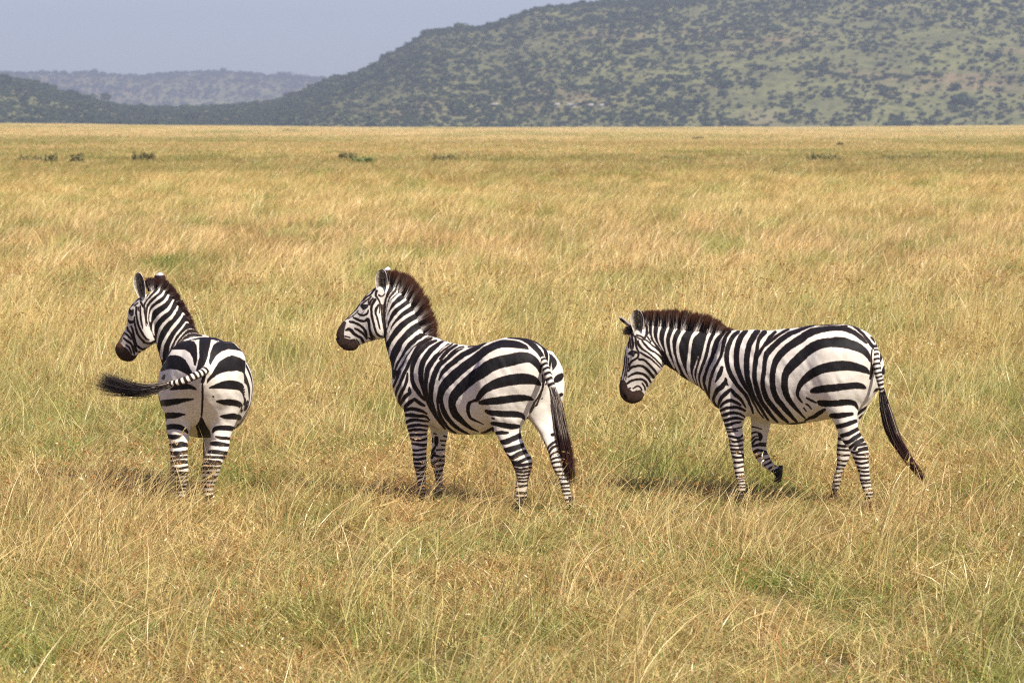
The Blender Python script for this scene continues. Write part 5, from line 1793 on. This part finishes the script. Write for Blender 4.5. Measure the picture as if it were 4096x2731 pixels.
def clump(seed, n, rad, h0, h1, w, lean, probs, curl=.5, nseg=3, seeds=0.0):
    r = np.random.default_rng(seed)
    a = r.uniform(0, 6.28, n); q = rad * np.sqrt(r.random(n))
    root = np.stack([np.cos(a) * q, np.sin(a) * q, np.full(n, -.03)], 1)
    h = r.uniform(h0, h1, n)
    d = r.normal(0, curl, (n, 2)) * h[:, None] * .55
    d[:, 0] += lean * h * r.uniform(.5, 1.4, n)
    ang = r.uniform(0, math.pi, n); side = np.stack([np.cos(ang), np.sin(ang), np.zeros(n)], 1)
    kind = r.choice(5, n, p=probs)
    tint = TINTS[kind] * r.uniform(.75, 1.2, n)[:, None]
    ww = w * r.uniform(.5, 1.3, n)
    V = []; Cc = []
    for k in range(nseg + 1):
        t = k / nseg
        p = root + np.stack([d[:, 0] * t * t, d[:, 1] * t * t, h * (t - .18 * t * t * np.abs(curl))], 1)
        wk = (ww * (1 - t * .8))[:, None]
        if k < nseg:
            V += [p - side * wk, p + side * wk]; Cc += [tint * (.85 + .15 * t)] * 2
        else:
            V.append(p); Cc.append(tint)
    tipp = V[-1]
    V = np.concatenate(V); Cc = np.concatenate(Cc); i = np.arange(n)
    Fq = []
    for k in range(nseg - 1):
        a_ = i + 2 * k * n; Fq.append(np.stack([a_, a_ + n, a_ + 3 * n, a_ + 2 * n], 1))
    a_ = i + 2 * (nseg - 1) * n
    Fq.append(np.stack([a_, a_ + n, a_ + 2 * n, a_ + 2 * n], 1))
    Fq = np.concatenate(Fq)
    if seeds > 0:
        m = np.where((r.random(n) < seeds) & (h > (h0 + h1) * .5))[0]
        sv = []; sc = []
        for j in m:
            rust = r.random() < .5
            base = np.array((.84, .55, .40)) if rust else np.array((1.25, 1.15, .95))
            for e in range(5 if rust else 7):
                if rust:
                    p = tipp[j] + r.normal(0, .010, 3); dd = np.array([r.normal(.2, .6), r.normal(0, .6), r.uniform(-.8, .5)]); L_ = .030
                else:
                    p = tipp[j] + np.array([.012 * e, r.normal(0, .002), .016 * e - .04]); dd = np.array([.5, r.normal(0, .3), .7]); L_ = .028
                dd /= np.linalg.norm(dd); s = np.cross(dd, r.normal(size=3)); s /= np.linalg.norm(s); s *= .0042
                sv += [p, p + dd * L_ * .5 + s, p + dd * L_, p + dd * L_ * .5 - s]; sc += [base * r.uniform(.7, 1.2)] * 4
        if sv:
            o = len(V); k = len(sv) // 4
            V = np.concatenate([V, np.array(sv)]); Cc = np.concatenate([Cc, np.array(sc)])
            Fq = np.concatenate([Fq, o + np.arange(4 * k).reshape(k, 4)])
    # the last face column repeats a vertex: turn those into thin quads
    bad = Fq[:, 2] == Fq[:, 3]
    if bad.any():
        b = Fq[bad]; o = len(V)
        V = np.concatenate([V, V[b[:, 2]] + np.array([.0004, 0, 0])]); Cc = np.concatenate([Cc, Cc[b[:, 2]]])
        Fq[bad, 3] = o + np.arange(bad.sum())
    return V, Fq, Cc

def scatter_pts(n, d0, d1, power, margin=1.28, seed=1):
    r = np.random.default_rng(seed)
    u = r.random(n)
    if abs(power) < 1e-6: d = d0 * (d1 / d0) ** u
    else: d = (d0 ** power + (d1 ** power - d0 ** power) * u) ** (1 / power)
    x = (r.uniform(-1, 1, n)) * (d * (2048 / F_PX) * margin + 1.2)
    return x, d, r
PST = [.38, .26, .20, .08, .08]; PGR = [.24, .14, .48, .06, .08]; PRU = [.34, .16, .10, .32, .08]
near_var = []
for i in range(5): near_var.append(clump(100 + i, 80, .17, .10, .30, .0038, .22, PST, 1.25))
for i in range(2): near_var.append(clump(110 + i, 80, .16, .08, .26, .0040, .12, PGR, 1.1))
for i in range(2): near_var.append(clump(120 + i, 75, .16, .10, .30, .0040, .22, PRU, 1.2, seeds=.12))
for i in range(4): near_var.append(clump(130 + i, 12, .20, .30, .72, .0030, .30, [.35, .52, .08, .04, .01], .45, 5, seeds=.5))
TRODDEN = [(at(780, 1990, 23.0)[0], 23.0, 1.0), (at(1720, 1990, 23.2)[0], 23.2, .7), (at(2160, 1990, 22.9)[0], 22.9, .8), (at(2960, 1990, 23.2)[0], 23.3, .6), (at(3440, 1990, 23.0)[0], 23.0, .7)]
def near_field():
    n = 36000
    x, y, r = scatter_pts(n, 11, 46, 1.6, margin=2.5, seed=5)
    big = fbm(x / 1.6, y / 2.6, 41, 3); gr = fbm(x / 1.1 + 7, y / 1.9, 42, 3); ru = fbm(x / 1.3 + 3, y / 2.2 + 9, 43, 3)
    vid = r.integers(0, 5, n)
    vid = np.where((gr > .54) & (r.random(n) < .7), r.integers(5, 7, n), vid)
    vid = np.where((ru > .55) & (r.random(n) < .6), r.integers(7, 9, n), vid)
    tall = r.random(n) < (.11 + .13 * (np.abs(y - 22.9) < 1.2) + .16 * np.clip(big - .5, 0, 1) * 4)
    vid = np.where(tall, r.integers(9, 13, n), vid)
    hs_ = (.50 + 1.0 * np.clip(big, .2, .8)) * r.uniform(.8, 1.2, n)
    dwn = np.clip((y - 24) / 14, 0, 1)
    hs_ = hs_ * (.66 + .5 * dwn) * np.where(tall, 1.35, 1)
    # grass pushed down and grazed round the animals' feet
    for zx, zy, zr in TRODDEN:
        q = np.hypot((x - zx) / zr, (y - zy) / 1.5)
        w_ = np.clip(1.15 - q, 0, .12)
        hs_ = hs_ * (1 - w_)
    sx = r.uniform(.85, 1.25, n)
    z = ground_z(x, y)
    rot = np.stack([r.normal(0, .16, n), r.normal(.04, .18, n), np.where(tall, r.normal(0, .7, n), r.uniform(-3.14, 3.14, n))], 1)
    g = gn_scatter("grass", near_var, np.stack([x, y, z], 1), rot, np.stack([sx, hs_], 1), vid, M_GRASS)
    tag(g, "tall dry golden grass with green and reddish tufts standing around the zebras", kind="stuff")
near_field()
mid_var = [clump(200 + i, 95, .34, .16, .42, .0072, .30, p_, .75) for i, p_ in enumerate([PST, PST, PST, PGR, PRU])]
mid_var += [clump(210 + i, 45, .38, .35, .62, .0060, .48, [.4, .50, .05, .04, .01], .4, 4) for i in range(3)]
def mid_field():
    n = 44000
    x, y, r = scatter_pts(n, 40, 190, .9, margin=2.3, seed=6)
    big = fbm(x / 5, y / 12, 51, 4); gr = fbm(x / 4 + 7, y / 10, 52, 3)
    vid = r.integers(0, 3, n)
    vid = np.where((gr > .56) & (r.random(n) < .6), 3, vid)
    vid = np.where((gr < .42) & (r.random(n) < .4), 4, vid)
    tall = r.random(n) < (.20 + .5 * np.clip(big - .5, 0, 1) * 4)
    vid = np.where(tall, r.integers(5, 8, n), vid)
    k = (y / 45) ** .45
    sx = r.uniform(.85, 1.3, n) * k
    hz_ = (.55 + .9 * np.clip(big, .2, .8)) * r.uniform(.8, 1.2, n) * (1 + .12 * (k - 1))
    rot = np.stack([r.normal(0, .10, n), r.normal(.02, .12, n), r.normal(0, 1.0, n)], 1)
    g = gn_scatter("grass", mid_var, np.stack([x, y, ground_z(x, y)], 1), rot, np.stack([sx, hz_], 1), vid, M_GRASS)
    tag(g, "wind-combed golden grass covering the middle of the plain", kind="stuff")
mid_field()
far_var = [clump(300 + i, 170, 1.2, .18, .50, .022, .4, p_, .5, 2) for i, p_ in enumerate([PST, PST, PGR, PRU])]
def far_field():
    n = 46000
    x, y, r = scatter_pts(n, 160, 1350, .7, margin=2.1, seed=7)
    gr = fbm(x / 30 + 7, y / 90, 62, 3); big = fbm(x / 24, y / 100, 63, 4)
    vid = r.integers(0, 2, n)
    vid = np.where((gr > .56) & (r.random(n) < .6), 2, vid); vid = np.where((gr < .42) & (r.random(n) < .3), 3, vid)
    k = (y / 160) ** .6
    sx = r.uniform(.8, 1.3, n) * k * 1.1
    hz_ = (.45 + 1.0 * np.clip(big, .2, .8)) * r.uniform(.8, 1.2, n)
    rot = np.stack([np.zeros(n), np.zeros(n), r.uniform(-.8, .8, n)], 1)
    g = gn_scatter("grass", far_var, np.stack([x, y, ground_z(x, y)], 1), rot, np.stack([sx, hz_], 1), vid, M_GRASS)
    tag(g, "pale distant grass thinning into a golden line at the foot of the hills", kind="stuff")
far_field()

# ------------------------------------------------------------------ shrubs on the plain
M_BUSH = foliage_mat("dry_bush_leaf", (0.20, 0.18, 0.075), (0.30, 0.26, 0.11))
M_BUSHG = foliage_mat("green_bush_leaf", (0.14, 0.19, 0.05), (0.20, 0.24, 0.08))
def Y_of(py): return F_PX * CAM_H / (py - HORIZON)
def bush(px, py, wpx, hpx, green, label, seed):
    Y = Y_of(py)
    a = at(px, py, Y); w = wpx / F_PX * Y; h = hpx / F_PX * Y + .24
    r = np.random.default_rng(seed); loc = np.array([a[0], Y, float(ground_z(a[0], Y))])
    root = empty("shrub", loc)
    n = 420
    nb = max(4, int(w / h * 3)); cen = np.stack([np.linspace(-.42, .42, nb) * w, r.uniform(-.2, .2, nb) * w, r.uniform(.3, .55, nb) * h], 1)
    rad = np.stack([np.full(nb, w / nb * .9), np.full(nb, w * .22), r.uniform(.35, .6, nb) * h], 1)
    k = r.integers(0, nb, n); d = r.normal(size=(n, 3)); d /= np.linalg.norm(d, axis=1)[:, None]
    p = cen[k] + d * rad[k] * (r.random(n) ** .4)[:, None]; p[:, 2] = np.abs(p[:, 2])
    s = .12 * h * r.uniform(.6, 1.5, n)[:, None]
    u = r.normal(size=(n, 3)) * np.array([.6, .6, 1.2]); u /= np.linalg.norm(u, axis=1)[:, None]
    v = np.cross(u, r.normal(size=(n, 3))); v /= np.linalg.norm(v, axis=1)[:, None]
    V = np.concatenate([p - u * s * 1.6, p + v * s * .5, p + u * s * 1.6, p - v * s * .5]); i = np.arange(n)
    f = mesh_np("foliage", V, [np.stack([i, i + n, i + 2 * n, i + 3 * n], 1)], smooth=False)
    obj("foliage", f, M_BUSHG if green else M_BUSH, root)
    sv = []; sf = []
    for q in range(7):
        b = np.array([r.uniform(-.15, .15) * w, r.uniform(-.1, .1) * w, -.05]); t_ = np.array([r.uniform(-.4, .4) * w, r.uniform(-.2, .2) * w, h * r.uniform(.4, .7)])
        o = len(sv)
        for pt, rr in ((b, .04 * h), (t_, .015 * h)):
            for m in range(4):
                an = m * math.pi / 2; sv.append(pt + rr * np.array([math.cos(an), math.sin(an), 0]))
        for m in range(4): sf.append((o + m, o + (m + 1) % 4, o + 4 + (m + 1) % 4, o + 4 + m))
    obj("stem", mesh_np("stem", np.array(sv), [np.array(sf)], smooth=False), M_BARK, root)
    tag(root, label, "shrub", "shrubs scattered over the plain")
for i, b in enumerate([
    (205, 660, 44, 30, False, "small dark brown shrub on the plain, second from the left edge"),
    (130, 655, 130, 22, False, "low wide brownish scrub patch at the far left of the plain"),
    (308, 660, 40, 34, False, "dark round shrub standing between the wide left patch and the long flat one"),
    (577, 652, 92, 30, False, "long flat dark shrub in the left middle distance"),
    (1392, 650, 60, 24, False, "small dark shrub just left of the bright green bush"),
    (1450, 668, 90, 26, True, "bright green low bush in the middle of the plain above the second zebra"),
    (1775, 655, 80, 24, False, "olive shrub alone on the plain above the second zebra's rump"),
    (2790, 563, 46, 12, False, "tiny brown shrub far out on the pale strip, right of centre"),
    (2700, 655, 120, 22, False, "low brown scrub patch left of the long right-hand thicket"),
    (3290, 660, 130, 34, False, "long olive thicket with a green end on the right of the plain"),
    (3620, 650, 260, 24, False, "widest faint brown scrub strip at the right of the plain"),
    (3190, 722, 36, 22, True, "small green bush in front of the right-hand thicket"),
    (2900, 900, 120, 34, True, "green leafy patch in the grass above the right zebra's mane"),
    (3360, 590, 22, 14, False, "lone dark speck of a bush on the pale far grass at right"),
    (1160, 528, 60, 8, False, "thin dark bush line just below the hills near the centre left")]):
    bush(*b, 500 + i)

# ------------------------------------------------------------------ trees along the foot of the hill (the largest in view)
tmesh = []
for i, (w, h) in enumerate(((9, 5.2), (7, 4.6), (11, 5.8), (6, 5.0))):
    V, Fq = crown_arrays(700 + i, w, h, 170, .8, .6); V2, F2 = trunk_arrays(h, w)
    tmesh.append((mesh_np("crown", V, [Fq], smooth=False), mesh_np("trunk", V2, [F2], smooth=False)))
    tmesh[-1][0].materials.append(M_LEAF); tmesh[-1][1].materials.append(M_BARK)
r = np.random.default_rng(88)
TL = "dark green flat-topped acacia in the tree line along the foot of the hill"
for i in range(90):
    px = r.uniform(-300, 4500) if i < 45 else r.uniform(2700, 4300)
    Yt = r.uniform(2300, 2480)
    x = (px - CX) / F_PX * Yt
    z = float(ground_z(x, Yt))
    k = r.integers(0, 4)
    root = empty("acacia_tree", (x, Yt, z)); root.rotation_euler = (0, 0, r.uniform(0, 6.28))
    s = r.uniform(.8, 1.5); root.scale = (s, s, s * r.uniform(.9, 1.15))
    for me_, nm_ in zip(tmesh[k], ("crown", "trunk")):
        o = bpy.data.objects.new(nm_, me_); C.objects.link(o); o.parent = root
    tag(root, TL, "tree", "acacias along the foot of the hill")

# ------------------------------------------------------------------ small pale camp buildings at the foot of the hill
M_WALL = simple_mat("camp_canvas", (0.40, 0.37, 0.31), 0.8, 0.1, 2.0)
M_ROOFT = simple_mat("camp_roof", (0.55, 0.36, 0.26), 0.8, 0.1, 2.0)
def hut(px, py, wpx, label, tan=False):
    # stand on the hill slope where column px, row py meets it
    tt = np.linspace(0, 1, 400); x, Yh, z = hill_z(np.full(400, float(px)), tt, YF, YR, RIDGE)
    X_, Y_ = proj(np.stack([x, Yh, z], 1)); k = int(np.argmin(np.abs(Y_ - py)))
    loc = np.array([x[k], Yh[k], z[k]]); w = wpx * .8 / F_PX * Yh[k]; d = w * .6; h = 1.9
    root = empty("hut", loc)
    V = [(sx * w / 2, sy * d / 2, zz) for zz in (-2.5, h) for sx, sy in ((-1, -1), (1, -1), (1, 1), (-1, 1))]
    obj("wall", mesh_np("wall", np.array(V), [np.array([(0, 1, 5, 4), (1, 2, 6, 5), (2, 3, 7, 6), (3, 0, 4, 7)])], smooth=False), M_WALL, root)
    e = .5
    V = [(-w / 2 - e, -d / 2 - e, h - .1), (w / 2 + e, -d / 2 - e, h - .1), (w / 2 + e, d / 2 + e, h - .1), (-w / 2 - e, d / 2 + e, h - .1), (-w / 2 - e, 0, h + 1.3), (w / 2 + e, 0, h + 1.3)]
    rf = mesh_np("roof", np.array(V), [np.array([(0, 1, 5, 4), (2, 3, 4, 5)]), np.array([(1, 2, 5), (3, 0, 4)])], smooth=False)
    obj("roof", rf, M_ROOFT if tan else M_WALL, root)
    V = [(-.6, -d / 2 - .03, 0), (.6, -d / 2 - .03, 0), (.6, -d / 2 - .03, 2.0), (-.6, -d / 2 - .03, 2.0), (-.6, -d / 2 + .05, 0), (.6, -d / 2 + .05, 0), (.6, -d / 2 + .05, 2.0), (-.6, -d / 2 + .05, 2.0)]
    obj("door", mesh_np("door", np.array(V), [np.array([(0, 1, 2, 3), (0, 3, 7, 4), (1, 5, 6, 2), (3, 2, 6, 7)])], smooth=False), M_BARK, root)
    tag(root, label, "hut", "pale camp buildings at the foot of the hill")
for h_ in [(1978, 427, 26, "leftmost white hut in the trees at the foot of the hill, above the second zebra"),
    (2228, 428, 20, "small white hut at the hill foot, left of the widest one"),
    (2287, 428, 42, "widest long white building among the trees at the hill foot"),
    (2318, 422, 14, "hut with a tan roof touching the widest white building", True),
    (2362, 430, 22, "white hut just right of the tan-roofed one at the hill foot"),
    (2405, 432, 18, "rightmost white hut at the foot of the hill")]:
    hut(*h_)
